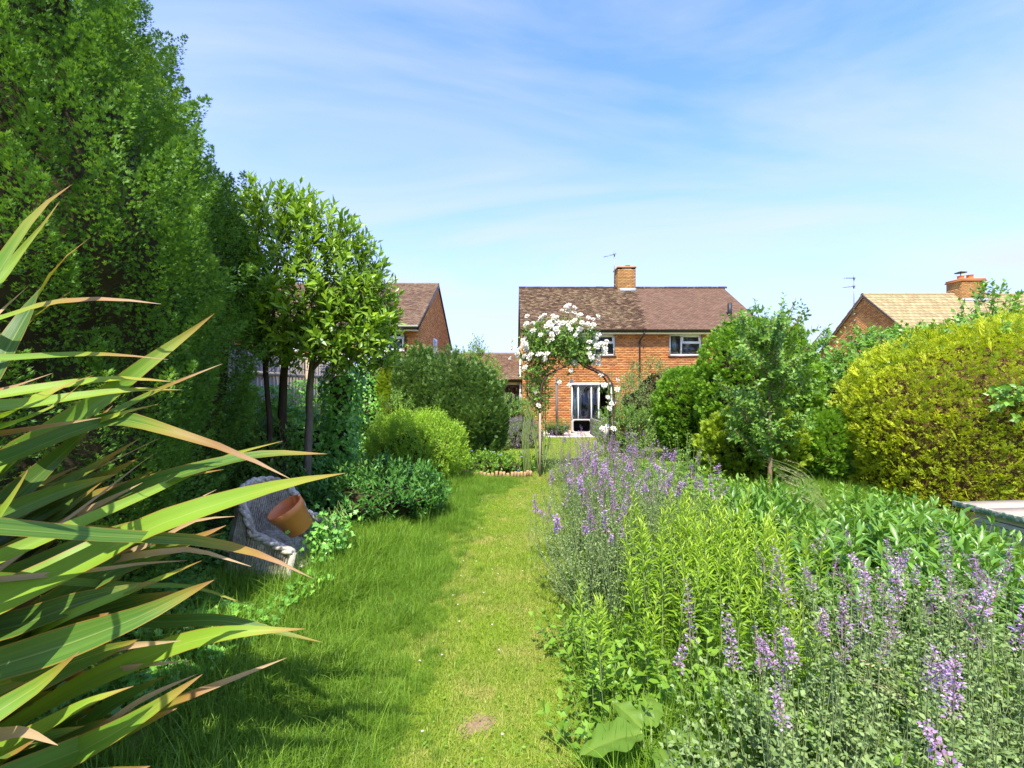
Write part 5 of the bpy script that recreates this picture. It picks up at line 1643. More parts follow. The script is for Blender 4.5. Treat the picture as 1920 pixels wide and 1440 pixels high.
Vt, Ft = tubes_np(np.array(C), np.full((30, 3), .007), 5); obj_np('strands', Vt, [Ft], MAT['wicker'], ap_, {'rnd': R.random(len(Vt))}, True, 'stuff')

pp = W3(550, 972, 4.15)
fp = thing('terracotta_pot', 'empty terracotta plastic pot tipped over in the wicker chair', 'pot', tuple(pp))
ORG[fp] = np.zeros(3)
fp.rotation_euler = Vector((-.40, -.38, .84)).to_track_quat('Z', 'Y').to_euler()
mb = MB(); mb.lathe([(0, -.125), (.112, -.125), (.118, -.12), (.146, .075), (.158, .078), (.162, .14), (.156, .145), (.148, .14), (.138, .07), (.108, -.1), (0, -.1)], (0, 0, 0), 28); mb.build('body', MAT['terracotta_pot'], fp, True, kind=None)
iv = thing('ivy', 'ivy sprays spilling over the front of the wicker chair', 'ivy', (-1.72, 4.15, 0))
n = 420
P = np.stack([R.normal(-1.74, .09, n), R.normal(4.32, .14, n), np.abs(R.normal(.36, .11, n))], 1)
foliage('foliage', P, nrm(np.stack([R.normal(.4, .6, n), R.normal(-.4, .6, n), R.normal(-.5, .4, n)], 1)), np.array([.3, -.7, .8]) + R.normal(size=(n, 3)) * .4, .05 * R.uniform(.5, 1.3, n), .05 * R.uniform(.5, 1.3, n), IVY, np.clip(R.random(n) * .7 + .3, 0, 1), MAT['ivy_green'], iv)
C = [];
for i in range(14):
    x, y = -1.78 + random.gauss(0, .07), 4.3 + random.gauss(0, .12)
    C.append([(x, y, 0), (x + .03, y - .02, .25), (x + .06, y - .04, .5 + random.gauss(0, .08)), (x + .13, y - .06, .5)])
Vt, Ft = tubes_np(np.array(C), np.full((14, 4), .004), 4); obj_np('stems', Vt, [Ft], MAT['stem_green'], iv, {'rnd': R.random(len(Vt))})

# ------------------------------------------------------------------ border plants: one of each kind, then copies


def spike_mesh(seed, L=.17, nw=9, R0=.015, dens=1.0, fs=1.0):
    """A catmint flower spike: whorls of small lavender flowers with dusky calyces on a thin stem."""
    r_ = np.random.default_rng(seed)
    P = []; D = []; Us = []; Ls = []; Ws = []; rn = []; calyx = []
    for w_ in range(nw):
        t_ = (w_ / (nw - 1)) ** .8; z = L * t_ + r_.normal() * .003
        k_ = int((11 - 6 * t_) * dens)
        rad = R0 * (1 - .5 * t_) * r_.uniform(.8, 1.2)
        for j in range(k_):
            a = 2 * pi * (j + r_.random()) / k_; el = r_.normal(.35, .3)
            q_ = rad * r_.uniform(.35, 1.0); P.append((cos(a) * q_, sin(a) * q_, z + r_.normal() * .006 * dens)); D.append((cos(a), sin(a), el)); Us.append((-cos(a) * .4, -sin(a) * .4, 1))
            fl = r_.random() < .62
            Ls.append(fs * (.020 if fl else .014) * r_.uniform(.8, 1.25) * (1 - .25 * t_)); Ws.append(Ls[-1] * (.85 if fl else .45)); rn.append(r_.random()); calyx.append(0 if fl else 1)
    P, D, Us, Ls, Ws, rn, calyx = map(np.array, (P, D, Us, Ls, Ws, rn, calyx))
    V_, F_, rr = leaf_cloud(P, D.astype(float), Us.astype(float), Ls, Ws, LEAF4, rn)
    Vs, Fs = tubes_np(np.array([[[0, 0, -.02], [0, 0, L * .5], [0, 0, L]]]), np.array([[.0025, .002, .001]]), 3)
    Fs = np.concatenate([Fs[:, [0, 1, 2]], Fs[:, [0, 2, 3]]]) + len(V_)
    V_ = np.concatenate([V_, Vs]); F_ = np.concatenate([F_, Fs]); rr = np.concatenate([rr, np.full(len(Vs), .5)])
    me = np_mesh('flower_spike', V_, [F_], {'rnd': rr})
    me.materials.append(MAT['lavender_purple']); me.materials.append(MAT['calyx_purple'])
    me.polygons.foreach_set('material_index', np.concatenate([np.repeat(calyx, 4), np.ones(len(Fs))]).astype(np.int32))
    return me


SPK = [spike_mesh(s, L, nw) for s, L, nw in ((1, .13, 8), (2, .17, 10), (3, .10, 6), (4, .15, 8))]
SPKN = [spike_mesh(s, L, nw, r0, 2.2, .72) for s, L, nw, r0 in ((5, .17, 7, .026), (6, .22, 9, .027), (7, .12, 5, .023), (8, .19, 8, .024), (9, .09, 4, .02))]


def catmint(nst, H, spread, nsp, label, group, seed, ks=(.6, 1.3), lf=.030, m_=26, spk=None):
    r_ = np.random.default_rng(seed)
    t_ = thing('catmint_plant', label, 'catmint', (0, 0, 0), group)
    a = r_.random(nst) * 2 * pi; rad = np.sqrt(r_.random(nst)) * spread
    hh_ = H * r_.uniform(.62, 1.12, nst)
    b = np.stack([np.cos(a) * rad * .3, np.sin(a) * rad * .3, np.zeros(nst)], 1)
    tip = np.stack([np.cos(a) * rad * 1.25, np.sin(a) * rad * 1.25, hh_], 1) + r_.normal(size=(nst, 3)) * .03
    mid = b * .45 + tip * .55 + np.stack([np.cos(a) * rad * .22, np.sin(a) * rad * .22, -hh_ * .02], 1)
    ts = np.linspace(0, 1, 6)
    C = np.stack([(1 - s) ** 2 * b + 2 * s * (1 - s) * (2 * mid - .5 * b - .5 * tip) + s * s * tip for s in ts], 1)
    Vt, Ft = tubes_np(C, np.tile(np.linspace(.0032, .0015, 6), (nst, 1)), 3)
    obj_np('stems', Vt, [Ft], MAT['stem_grey'], t_, {'rnd': r_.random(len(Vt))})
    s = r_.uniform(.12, .98, (nst, m_))
    Q = (1 - s)[..., None] ** 2 * b[:, None] + (2 * s * (1 - s))[..., None] * (2 * mid - .5 * b - .5 * tip)[:, None] + (s * s)[..., None] * tip[:, None]
    an = r_.random((nst, m_)) * 2 * pi
    D = np.stack([np.cos(an), np.sin(an), r_.normal(.35, .35, an.shape)], -1)
    # short side shoots
    Q = Q + D * (r_.random((nst, m_)) ** 2 * .06)[..., None]
    L = lf * r_.uniform(.5, 1.25, (nst, m_)) * (1.15 - .6 * s)
    n = nst * m_
    foliage('leaves', Q.reshape(-1, 3), D.reshape(-1, 3), np.array([0, 0, 1.0]) + r_.normal(size=(n, 3)) * .35, L.ravel(), L.ravel() * .62, LEAF2, np.clip(r_.random(n) * .75 + .25 * s.ravel(), 0, 1), MAT['grey_green'], t_)
    order = np.argsort(-hh_)[:nsp]
    for i in order:
        o = bpy.data.objects.new('flower_spike', (spk or SPK)[r_.integers(len(spk or SPK))]); COL.objects.link(o); o.parent = t_
        d = Vector(tip[i] - mid[i]).normalized() + Vector(r_.normal(size=3) * .3)
        o.location = Vector(tip[i]); o.rotation_euler = d.to_track_quat('Z', 'Y').to_euler(); k_ = r_.uniform(*ks); o.scale = (k_ * 1.0, k_ * 1.0, k_ * r_.uniform(.8, 1.15))
    return t_


ORD = 'first second third fourth fifth sixth seventh eighth ninth tenth'.split()


def row_labels(spots, text, rows):
    """Sort the spots into rows front to back; say which row and which place from the lawn side."""
    order = sorted(range(len(spots)), key=lambda i: spots[i][1]); out = {}
    per = math.ceil(len(spots) / rows)
    for r in range(rows):
        row = sorted(order[r * per:(r + 1) * per], key=lambda i: spots[i][0])
        where = 'front row' if r == 0 else 'back row' if r == rows - 1 else ORD[r] + ' row'
        for k_, i in enumerate(row):
            out[i] = f'{text}, {where}, {ORD[k_]} from the lawn side'
    return out


def place(protos, spots, used, text=None, rows=3):
    labs = row_labels(spots, text, rows) if text else {}
    for i, (x, y, s) in enumerate(spots):
        p = protos[i % len(protos)]
        o = copy_tree(p) if p in used else p
        used.add(p)
        move_proto(o, (x, y, 0), random.uniform(0, 6.28), s)
        if i in labs: o['label'] = labs[i]


used = set()
g_far = 'lavender blue catmint swathe between lawn edge and apple tree'
far = [catmint(46, .74, .40, 11, 'hazy grey green catmint with lavender flowers, in the swathe along the lawn', g_far, s) for s in (1, 2, 3)]
place(far, [(x + random.gauss(0, .06), y + random.gauss(0, .08), random.uniform(.88, 1.12)) for x, y in ((1.1, 8.5), (1.7, 8.4), (1.15, 7.8), (1.65, 7.7), (1.05, 7.1), (1.55, 7.0), (2.0, 6.8), (.98, 6.4), (1.45, 6.3), (1.9, 6.2), (.9, 5.7), (1.35, 5.6), (1.8, 5.5), (.8, 5.1), (1.2, 5.0), (1.7, 4.9), (.72, 4.5), (1.1, 4.4), (1.5, 4.4), (.62, 4.0), (.95, 3.85), (.55, 3.55), (.8, 3.3), (2.1, 8.9))], used, 'hazy lavender catmint along the lawn', 8)
g_near = 'catmint in flower at the bottom right of the garden'
near = [catmint(44, .68, .38, 6, 'catmint with bold purple flower spikes in the near right corner of the border', g_near, s, (.75, 1.15), .038, 30, SPKN) for s in (11, 12, 13)]
place(near, [(x, y, s) for x, y, s in ((1.35, 1.95, .98), (1.72, 2.1, 1.0), (2.1, 2.2, 1.0), (2.45, 2.35, 1.0), (1.9, 2.55, .98), (2.25, 2.7, .98), (1.6, 1.7, .9), (2.0, 1.8, .95), (2.75, 2.5, 1.0), (1.05, 1.75, .9), (1.0, 1.62, .92), (2.4, 1.95, 1.0))], used, 'catmint with bold purple spikes near right', 3)


def goldenrod(nst, H, seed, label, group):
    r_ = np.random.default_rng(seed)
    t_ = thing('goldenrod_clump', label, 'perennial', (0, 0, 0), group)
    for k_ in range(nst):
        a = r_.random() * 2 * pi; rd = .05 + .17 * math.sqrt(r_.random()); h = H * r_.uniform(.78, 1.1)
        b = np.array([cos(a) * rd * .8, sin(a) * rd * .8, 0]); tp = np.array([cos(a) * rd * 1.35, sin(a) * rd * 1.35, h])
        mb = MB(); pts = [b * (1 - s) + tp * s + np.array([0, 0, 0]) for s in (0, .33, .66, 1)]
        mb.tube(pts, [.0055, .005, .004, .002], 5, False); st_ = mb.build('stem', MAT['stem_green'], t_)
        m_ = 44
        s = (np.arange(m_) + r_.random(m_)) / m_; s = .08 + .93 * s ** .8
        Q = b + (tp - b) * s[:, None]
        ph = np.arange(m_) * 2.4 + r_.random()
        an = np.radians(64 - 42 * s ** 3 + r_.normal(size=m_) * 8)
        D = np.stack([np.cos(ph) * np.sin(an), np.sin(ph) * np.sin(an), np.cos(an)], 1)
        U = np.stack([-np.cos(ph) * np.cos(an), -np.sin(ph) * np.cos(an), np.sin(an)], 1)
        L = .115 * (1.0 - .5 * s ** 4) * r_.uniform(.8, 1.15, m_); L[s < .3] *= .75
        foliage('leaves', Q, D, U, L, L * .19, LEAF4, np.clip(.15 + .6 * s ** 2 + r_.random(m_) * .3, 0, 1), MAT['goldenrod_green'], st_)
    return t_


gr = 'bright green narrow leaved perennials in the middle of the border'
gp = [goldenrod(7, .84, s, 'bright yellow green clump of narrow leaved stems in the middle of the border', gr) for s in (21, 22, 23)]
place(gp, [(x, y, s) for x, y, s in ((.92, 2.75, .92), (1.25, 2.65, .95), (1.55, 2.85, 1.0), (1.02, 3.15, 1.0), (1.38, 3.15, 1.02), (1.72, 3.3, 1.02), (1.15, 3.55, .98), (1.5, 3.65, 1.0), (1.9, 3.75, 1.0), (1.3, 4.0, .95), (1.9, 3.1, .95), (2.05, 3.4, .95), (.55, 2.42, .8), (1.65, 4.1, .92), (1.45, 2.4, .8))], used, 'bright yellow green narrow leaved clump', 4)


def leafy(name, label, cat, group, nst, H, spread, m_, L, W, mat, seed, tmpl=LEAF8, a0=75, a1=30, droop=.12, stemr=.004):
    r_ = np.random.default_rng(seed)
    t_ = thing(name, label, cat, (0, 0, 0), group)
    a = r_.random(nst) * 2 * pi; rad = np.sqrt(r_.random(nst)) * spread
    b = np.stack([np.cos(a) * rad * .55, np.sin(a) * rad * .55, np.zeros(nst)], 1)
    A = np.stack([np.cos(a) * rad, np.sin(a) * rad, np.full(nst, H * 1.3)], 1) + r_.normal(size=(nst, 3)) * .05
    ln = H * r_.uniform(.7, 1.1, nst)
    C = np.stack([b, b + nrm(A) * (ln * .5)[:, None], b + nrm(A) * ln[:, None]], 1)
    Vt, Ft = tubes_np(C, np.tile(np.array([stemr, stemr * .8, stemr * .5]), (nst, 1)), 4)
    obj_np('stems', Vt, [Ft], MAT['stem_green'], t_, {'rnd': r_.random(len(Vt))})
    Q, D, U, LL, WW = shoots(b + nrm(A) * (ln * .15)[:, None], A, ln * .85, m_, L * r_.uniform(.85, 1.2, nst), W, a0, a1, droop=droop)
    foliage('leaves', Q, D, U, LL, WW, tmpl, np.clip(r_.random(len(Q)) * .7 + .3 * np.tile(np.arange(m_) / m_, nst), 0, 1), MAT[mat], t_)
    return t_


ph_ = [leafy('phlox_clump', 'clump of broad glossy dark green lance leaves towards the golden hedge', 'perennial', 'broad leaved green clumps on the right of the border', 16, .56, .30, 13, .135, .040, 'phlox_green', s) for s in (31, 32, 33)]
place(ph_, [(x, y, s) for x, y, s in ((3.15, 4.25, 1), (3.5, 4.4, 1.05), (3.85, 4.55, 1), (4.2, 4.75, 1.0), (3.35, 3.8, 1.05), (3.75, 3.95, 1), (4.1, 4.15, 1), (3.1, 3.4, 1), (3.5, 3.45, .95), (2.8, 3.7, 1), (4.5, 4.5, .8), (2.6, 4.1, 1), (3.0, 4.7, .95), (2.45, 3.5, .95), (4.6, 5.3, .9), (4.2, 5.4, .95), (3.8, 3.3, .8), (2.75, 2.95, .95), (3.1, 2.95, 1.0), (2.5, 3.1, .9), (3.4, 3.0, .95), (2.2, 3.0, .8))], used, 'glossy broad leaved green clump', 4)
pe_ = [leafy('peony_clump', 'clump of upright dark green leaves in front of the apple trunk', 'perennial', 'dark leaved clumps before the apple tree', 15, .62, .26, 12, .15, .040, 'phlox_green', s, a0=55, a1=18) for s in (34, 35)]
place(pe_, [(x, y, s) for x, y, s in ((2.45, 5.0, .98), (2.8, 5.2, 1), (3.15, 5.4, .95), (2.5, 4.6, .95), (2.9, 4.9, .9), (3.4, 5.7, .9), (2.2, 4.5, .85))], used, 'dark upright leafy clump before the apple tree', 2)
wd_ = [leafy('border_herb', 'low leafy green herb at the lawn side of the border', 'herb', 'leafy herbs along the lawn side of the border', 15, .34, .26, 10, .06, .036, 'weed_green', s, LEAF4, 85, 40, .1, .0025) for s in (36, 37, 38)]
place(wd_, [(x, y, s) for x, y, s in ((.45, 2.2, 1), (1.1, 2.1, 1), (.5, 2.62, 1), (.75, 2.5, 1.1), (.42, 2.95, .95), (.65, 2.9, 1), (1.0, 2.45, 1.1), (1.2, 2.25, 1), (1.3, 2.3, 1.1), (2.9, 6.0, 1.3), (3.4, 6.3, 1.3), (3.9, 6.2, 1.2), (4.4, 6.0, 1.2), (3.3, 7.0, 1.3), (3.8, 6.9, 1.3), (1.75, 2.35, 1), (2.5, 3.1, 1.2), (2.75, 3.3, 1.1), (4.9, 6.0, 1.2), (2.3, 7.3, 1.7), (2.6, 7.8, 1.6), (3.0, 7.6, 1.6), (2.4, 6.4, 1.5), (2.7, 6.9, 1.7), (2.3, 5.9, 1.4), (2.8, 6.3, 1.5), (1.5, 2.0, 1.1), (1.9, 2.25, 1.1), (2.3, 2.5, 1.2), (2.6, 2.2, 1.1), (5.0, 5.6, .8))], used, 'low leafy green border herb', 7)
rb_ = [leafy('briar_clump', 'loose light green briar rising among the catmint before the thujas', 'shrub', 'light green briars at the back of the border', 14, .98, .34, 14, .055, .03, 'rose_leaf', s, LEAF4, 75, 45, .05, .003) for s in (39, 40)]
place(rb_, [(x, y, s) for x, y, s in ((2.35, 7.9, .95), (2.75, 7.5, 1), (2.5, 8.8, 1.1), (3.1, 7.9, .9), (2.0, 9.1, 1.1))], used, 'light green briar behind the catmint', 2)
# a big dock leaf rosette near the lawn
DKX, DKY = .62, 2.02
dk = thing('dock_plant', 'big bright green dock leaves low in the near border', 'dock', (.62, 2.02, 0))
for i, (ang, L_, el, zz) in enumerate(((-165, .30, .22, .22), (-75, .24, .30, .17), (-20, .22, .25, .2), (75, .2, .5, .2), (130, .2, .55, .2))):
    a = radians(ang); gx, gy = 9, 12
    V_ = []; rr = []
    for iy in range(gy + 1):
        y_ = iy / gy; wd = .60 * L_ * (sin(pi * min(y_ * .93 + .05, 1)) ** .75) * (1.15 - .45 * y_)
        for ix in range(gx):
            x_ = ix / (gx - 1) * 2 - 1
            ww = wd * (1 + (.07 * sin(y_ * 34 + ix) if abs(x_) == 1 else 0))
            z_ = .028 * abs(x_) * L_ * 4 * (.5 - .4 * y_) + .012 * sin(y_ * 17 + abs(x_) * 4) * abs(x_) - .35 * L_ * y_ ** 2 + .006 * (0 if abs(x_) < .05 else 1)
            lx, ly = x_ * ww / 2, y_ * L_
            V_.append((DKX + cos(a) * (.05 + ly * cos(el)) - sin(a) * lx, DKY + sin(a) * (.05 + ly * cos(el)) + cos(a) * lx, zz + ly * sin(el) + z_)); rr.append(.1 + .35 * (1 - abs(x_)) + (.5 if ix == gx // 2 else 0))
    F_ = [[iy * gx + ix, iy * gx + ix + 1, (iy + 1) * gx + ix + 1, (iy + 1) * gx + ix] for iy in range(gy) for ix in range(gx - 1)]
    obj_np('leaf', np.array(V_), [np.array(F_)], MAT['dock_green'], dk, {'rnd': np.array(rr)}, True)
    mb = MB(); mb.tube([(DKX, DKY, 0), (DKX + cos(a) * .03, DKY + sin(a) * .03, zz * .6), (DKX + cos(a) * .055, DKY + sin(a) * .055, zz)], .005, 5); mb.build('stalk', MAT['stem_green'], dk)

# tall wild grasses with seed heads
wg = None
for i, (x, y, s, rz) in enumerate(((4.05, 5.9, 1, 2.6), (4.35, 6.4, 1.05, 2.9), (3.7, 5.2, .9, 2.4), (1.95, 1.98, .78, 2.7), (2.75, 4.0, .8, 2.2))):
    if wg is None:
        wg = thing('wild_grass', 'tuft of tall arching wild grass with pale seed heads', 'grass tuft', (0, 0, 0), 'tall wild grass tufts in the border')
        C = []; H_ = []
        for k_ in range(16):
            a = random.gauss(0, .7); L_ = random.uniform(.55, .95)
            b = np.array([random.gauss(0, .05), random.gauss(0, .05), 0]); d = np.array([cos(a), sin(a) * .6, 0])
            C.append([b + d * L_ * .75 * s_ ** 2.2 + np.array([0, 0, L_ * (s_ - .22 * s_ ** 3)]) for s_ in np.linspace(0, 1, 7)])
        C = np.array(C); Vt, Ft = tubes_np(C, np.tile(np.linspace(.0034, .001, 7), (len(C), 1)), 3)
        obj_np('blades', Vt, [Ft], MAT['stem_green'], wg, {'rnd': R.random(len(Vt))})
        P_ = []; A_ = []
        for c_ in C[:4]:
            for s_ in np.linspace(.72, 1, 16):
                q = s_ * 6; i0 = min(int(q), 5); p = c_[i0] * (1 - (q - i0)) + c_[i0 + 1] * (q - i0); d = nrm(c_[i0 + 1] - c_[i0])
                P_.append(p); A_.append(d + R.normal(size=3) * .35)
        foliage('seed_heads', np.array(P_), np.array(A_), rand_dir(len(P_)), .035, .009, LEAF2, R.random(len(P_)), MAT['straw'], wg)
        o = wg
    else:
        o = copy_tree(wg)
    move_proto(o, (x, y, 0), rz, s)

# ------------------------------------------------------------------ grass


def blade_patch(name, n, rad, h0, h1, w, lean, seed, mat, dry=0):
    r_ = np.random.default_rng(seed)
    a = r_.random(n) * 2 * pi; q = rad * np.sqrt(r_.random(n)); b = np.stack([np.cos(a) * q, np.sin(a) * q, np.full(n, -.01)], 1)
    L = r_.uniform(h0, h1, n) * r_.uniform(.7, 1.2, n)
    la = r_.random(n) * 2 * pi; le = np.abs(r_.normal(0, lean, n)); d = np.stack([np.cos(la), np.sin(la), np.zeros(n)], 1)
    sd = np.stack([-np.sin(la), np.cos(la), np.zeros(n)], 1)
    tw_ = r_.normal(0, .6, n)
    sd = sd * np.cos(tw_)[:, None] + d * np.sin(tw_)[:, None]
    lv = np.array([0, .45, .8, 1.0]); wv = np.array([1, .85, .5, 0.0])
    V_ = []; us = []
    for s, wk in zip(lv, wv):
        c = b + d * (L * le * s ** 1.8)[:, None] + np.array([0, 0, 1.0]) * (L * (s - .35 * np.minimum(le, 1.3) * s ** 2.4))[:, None]
        if wk > 0:
            V_.append(c - sd * w * wk / 2); V_.append(c + sd * w * wk / 2); us += [s, s]
        else:
            V_.append(c); us.append(s)
    V_ = np.stack(V_, 1).reshape(-1, 3)
    tf = np.array([[0, 1, 3], [0, 3, 2], [2, 3, 5], [2, 5, 4], [4, 5, 6]])
    F_ = (tf[None] + (np.arange(n) * 7)[:, None, None]).reshape(-1, 3)
    me = np_mesh(name, V_, [F_], {'rnd': np.repeat(r_.random(n), 7), 'u': np.tile(np.array(us), n)})
    me.materials.append(MAT[mat])
    return bpy.data.objects.new(name, me)


def field(name, protos, P, scl):
    """One 'stuff' object: grass tufts instanced on points."""
    me = bpy.data.meshes.new(name); n = len(P)
    me.vertices.add(n); me.vertices.foreach_set('co', P.astype(np.float32).ravel())
    for k_, a in (('rotz', R.random(n) * 6.283), ('scl', scl), ('zscl', scl * R.uniform(.75, 1.2, n))):
        at = me.attributes.new(k_, 'FLOAT', 'POINT'); at.data.foreach_set('value', a.astype(np.float32))
    at = me.attributes.new('pick', 'INT', 'POINT'); at.data.foreach_set('value', R.integers(0, len(protos), n).astype(np.int32))
    o = bpy.data.objects.new(name, me); COL.objects.link(o); o['kind'] = 'stuff'
    c = bpy.data.collections.new(name + '_tufts')
    for p in protos: c.objects.link(p)
    g = bpy.data.node_groups.new(name, 'GeometryNodeTree')
    g.interface.new_socket('Geometry', in_out='INPUT', socket_type='NodeSocketGeometry'); g.interface.new_socket('Geometry', in_out='OUTPUT', socket_type='NodeSocketGeometry')
    N_ = g.nodes.new; L_ = g.links.new
    gi = N_('NodeGroupInput'); go = N_('NodeGroupOutput'); ip = N_('GeometryNodeInstanceOnPoints'); ci = N_('GeometryNodeCollectionInfo')
    ci.inputs['Collection'].default_value = c; ci.inputs['Separate Children'].default_value = True; ci.inputs['Reset Children'].default_value = True
    ip.inputs['Pick Instance'].default_value = True

    def na(nm, typ='FLOAT'):
        q = N_('GeometryNodeInputNamedAttribute'); q.data_type = typ; q.inputs['Name'].default_value = nm; return q.outputs['Attribute']
    cr = N_('ShaderNodeCombineXYZ'); L_(na('rotz'), cr.inputs[2]); cs = N_('ShaderNodeCombineXYZ'); s_ = na('scl'); L_(s_, cs.inputs[0]); L_(s_, cs.inputs[1]); L_(na('zscl'), cs.inputs[2])
    L_(gi.outputs[0], ip.inputs['Points']); L_(ci.outputs[0], ip.inputs['Instance']); L_(na('pick', 'INT'), ip.inputs['Instance Index'])
    L_(cr.outputs[0], ip.inputs['Rotation']); L_(cs.outputs[0], ip.inputs['Scale']); L_(ip.outputs[0], go.inputs[0])
    md = o.modifiers.new('tufts', 'NODES'); md.node_group = g
    return o


def grid_pts(x0, x1, y0, y1, step, jit=.6):
    X, Y = np.meshgrid(np.arange(x0, x1, step), np.arange(y0, y1, step))
    P = np.stack([X.ravel(), Y.ravel(), np.zeros(X.size)], 1)
    P[:, :2] += R.uniform(-jit, jit, (len(P), 2)) * step
    return P


def long_edge(y):          # where the mown path meets the long grass on the left
    return np.interp(y, [1, 2.1, 3.3, 5, 6.7, 8, 8.7, 9.4], [-.62, -.55, -.52, -.55, -.30, .05, .45, .2])


def bed_edge(y):
    return np.interp(y, [1, 2.1, 3.8, 5.5, 7, 8.7, 10], [.30, .36, .48, .70, .85, 1.0, 1.4])


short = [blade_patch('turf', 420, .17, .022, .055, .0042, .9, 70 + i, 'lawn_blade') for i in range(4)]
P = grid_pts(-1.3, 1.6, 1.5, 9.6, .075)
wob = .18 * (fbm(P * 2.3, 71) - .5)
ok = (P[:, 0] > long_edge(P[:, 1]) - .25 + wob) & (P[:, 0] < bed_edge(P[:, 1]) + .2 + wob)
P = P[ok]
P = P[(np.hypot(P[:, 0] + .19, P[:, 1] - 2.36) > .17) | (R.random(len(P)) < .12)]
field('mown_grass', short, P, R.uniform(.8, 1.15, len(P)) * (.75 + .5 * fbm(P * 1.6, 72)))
far_t = [blade_patch('turf', 380, .28, .03, .06, .008, .9, 80 + i, 'lawn_blade') for i in range(3)]
P = grid_pts(-1.6, 4.2, 9.4, 18.6, .15); P = P[(P[:, 1] < 16.75) | (P[:, 0] < 1.1)]
P[:, 2] = np.interp(P[:, 1], [10, 18.5], [0, -.12])
field('far_lawn_grass', far_t, P, R.uniform(.8, 1.1, len(P)))
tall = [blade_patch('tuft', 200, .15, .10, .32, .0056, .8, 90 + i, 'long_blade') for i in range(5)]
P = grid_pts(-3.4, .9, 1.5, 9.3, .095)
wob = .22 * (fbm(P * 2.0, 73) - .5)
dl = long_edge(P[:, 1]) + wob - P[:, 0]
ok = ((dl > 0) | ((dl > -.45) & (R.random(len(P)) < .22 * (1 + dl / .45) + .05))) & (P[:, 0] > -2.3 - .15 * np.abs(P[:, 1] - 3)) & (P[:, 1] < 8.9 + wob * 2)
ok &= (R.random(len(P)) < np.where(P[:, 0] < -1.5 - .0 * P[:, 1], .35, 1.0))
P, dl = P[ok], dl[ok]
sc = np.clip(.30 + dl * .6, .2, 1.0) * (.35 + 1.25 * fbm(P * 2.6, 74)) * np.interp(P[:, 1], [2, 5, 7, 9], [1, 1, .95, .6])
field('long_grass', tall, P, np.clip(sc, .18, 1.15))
seedy = [blade_patch('meadow_tuft', 16, .10, .28, .46, .0034, .35, 110 + i, 'long_blade') for i in range(3)]
P = grid_pts(-2.3, -.2, 1.9, 9.0, .24)
P = P[(P[:, 0] < long_edge(P[:, 1]) - .15) & (R.random(len(P)) < .55)]
field('meadow_grass', seedy, P, R.uniform(.6, 1.15, len(P)))
P = np.concatenate([grid_pts(.45, 5.4, 1.5, 9.8, .17), grid_pts(3.2, 5.2, 5.2, 7.4, .14)])
P = P[P[:, 0] > bed_edge(P[:, 1]) + .05]
field('border_grass', tall, P, R.uniform(.7, 1.15, len(P)) * .9)
# ground weeds between the plants
n = 14000
P = np.stack([R.uniform(.35, 6.0, n), R.uniform(1.5, 10, n), np.zeros(n)], 1)
P = P[P[:, 0] > bed_edge(P[:, 1])]; n = len(P)
P[:, 2] = .02 + .2 * R.random(n) * fbm(P * 2, 76)
meta(foliage('ground_weeds', P, nrm(np.stack([R.normal(size=n), R.normal(size=n), .3 + .4 * R.normal(size=n)], 1)), np.array([0, -.2, 1.0]) + R.normal(size=(n, 3)) * .3, .05 * R.uniform(.6, 1.4, n), .03 * R.uniform(.6, 1.4, n), LEAF4, R.random(n), MAT['weed_green'], None, 'stuff'))
# clover and plantain in the turf, a worn bare patch near the camera
n = 3600
P = np.stack([R.uniform(-2.2, .9, n), R.uniform(1.6, 9.3, n), np.zeros(n)], 1)
P = P[(P[:, 0] < bed_edge(P[:, 1])) & (fbm(P * 2.4, 79) > .46)]; n = len(P); P[:, 2] = R.uniform(.02, .05, n)
meta(foliage('clover', P, nrm(np.stack([R.normal(size=n), R.normal(size=n), .25 + .3 * R.normal(size=n)], 1)), np.array([0, 0, 1.0]) + R.normal(size=(n, 3)) * .3, .017 * R.uniform(.5, 1.5, n), .014 * R.uniform(.6, 1.3, n), LEAF4, R.random(n), MAT['weed_green'], None, 'stuff'))
a = np.linspace(0, 2 * pi, 22, endpoint=False)
rr = .085 * (1 + .35 * np.sin(a * 2 + 1) + .2 * np.sin(a * 5))
mb = MB(); mb.add(np.concatenate([[[-.19, 2.36, .012]], np.stack([-.19 + rr * .9 * np.cos(a), 2.36 + rr * 1.1 * np.sin(a), np.full(22, .004)], 1)]), [[0, 1 + i, 1 + (i + 1) % 22] for i in range(22)])
plain_mat('bare_soil', (.30, .21, .115), 1, .05, .4, 40, bump=.7, bscale=90)
meta(mb.build('bare_patch', MAT['bare_soil']), kind='structure')
# daisies and fallen petals in the turf
q = [];
for i in range(60):
    y = random.uniform(2.2, 8.8); x = random.uniform(-1.0, .8)
    if x < bed_edge(y): q.append((x, y, .05))
q = np.array(q); k_ = 6
a = np.tile(np.arange(k_) * 1.047, len(q))
meta(foliage('daisy_heads', np.repeat(q, k_, 0), np.stack([np.cos(a), np.sin(a), np.full(len(a), .25)], 1), np.zeros((len(a), 3)) + ZA, .009, .006, LEAF2, R.random(len(a)), MAT['rose_white'], None, 'stuff'))

# ------------------------------------------------------------------ the flax in front on the left
fx = thing('flax_plant', 'big flax with long sword leaves reaching in from the left', 'flax', (-2.25, 1.6, 0))


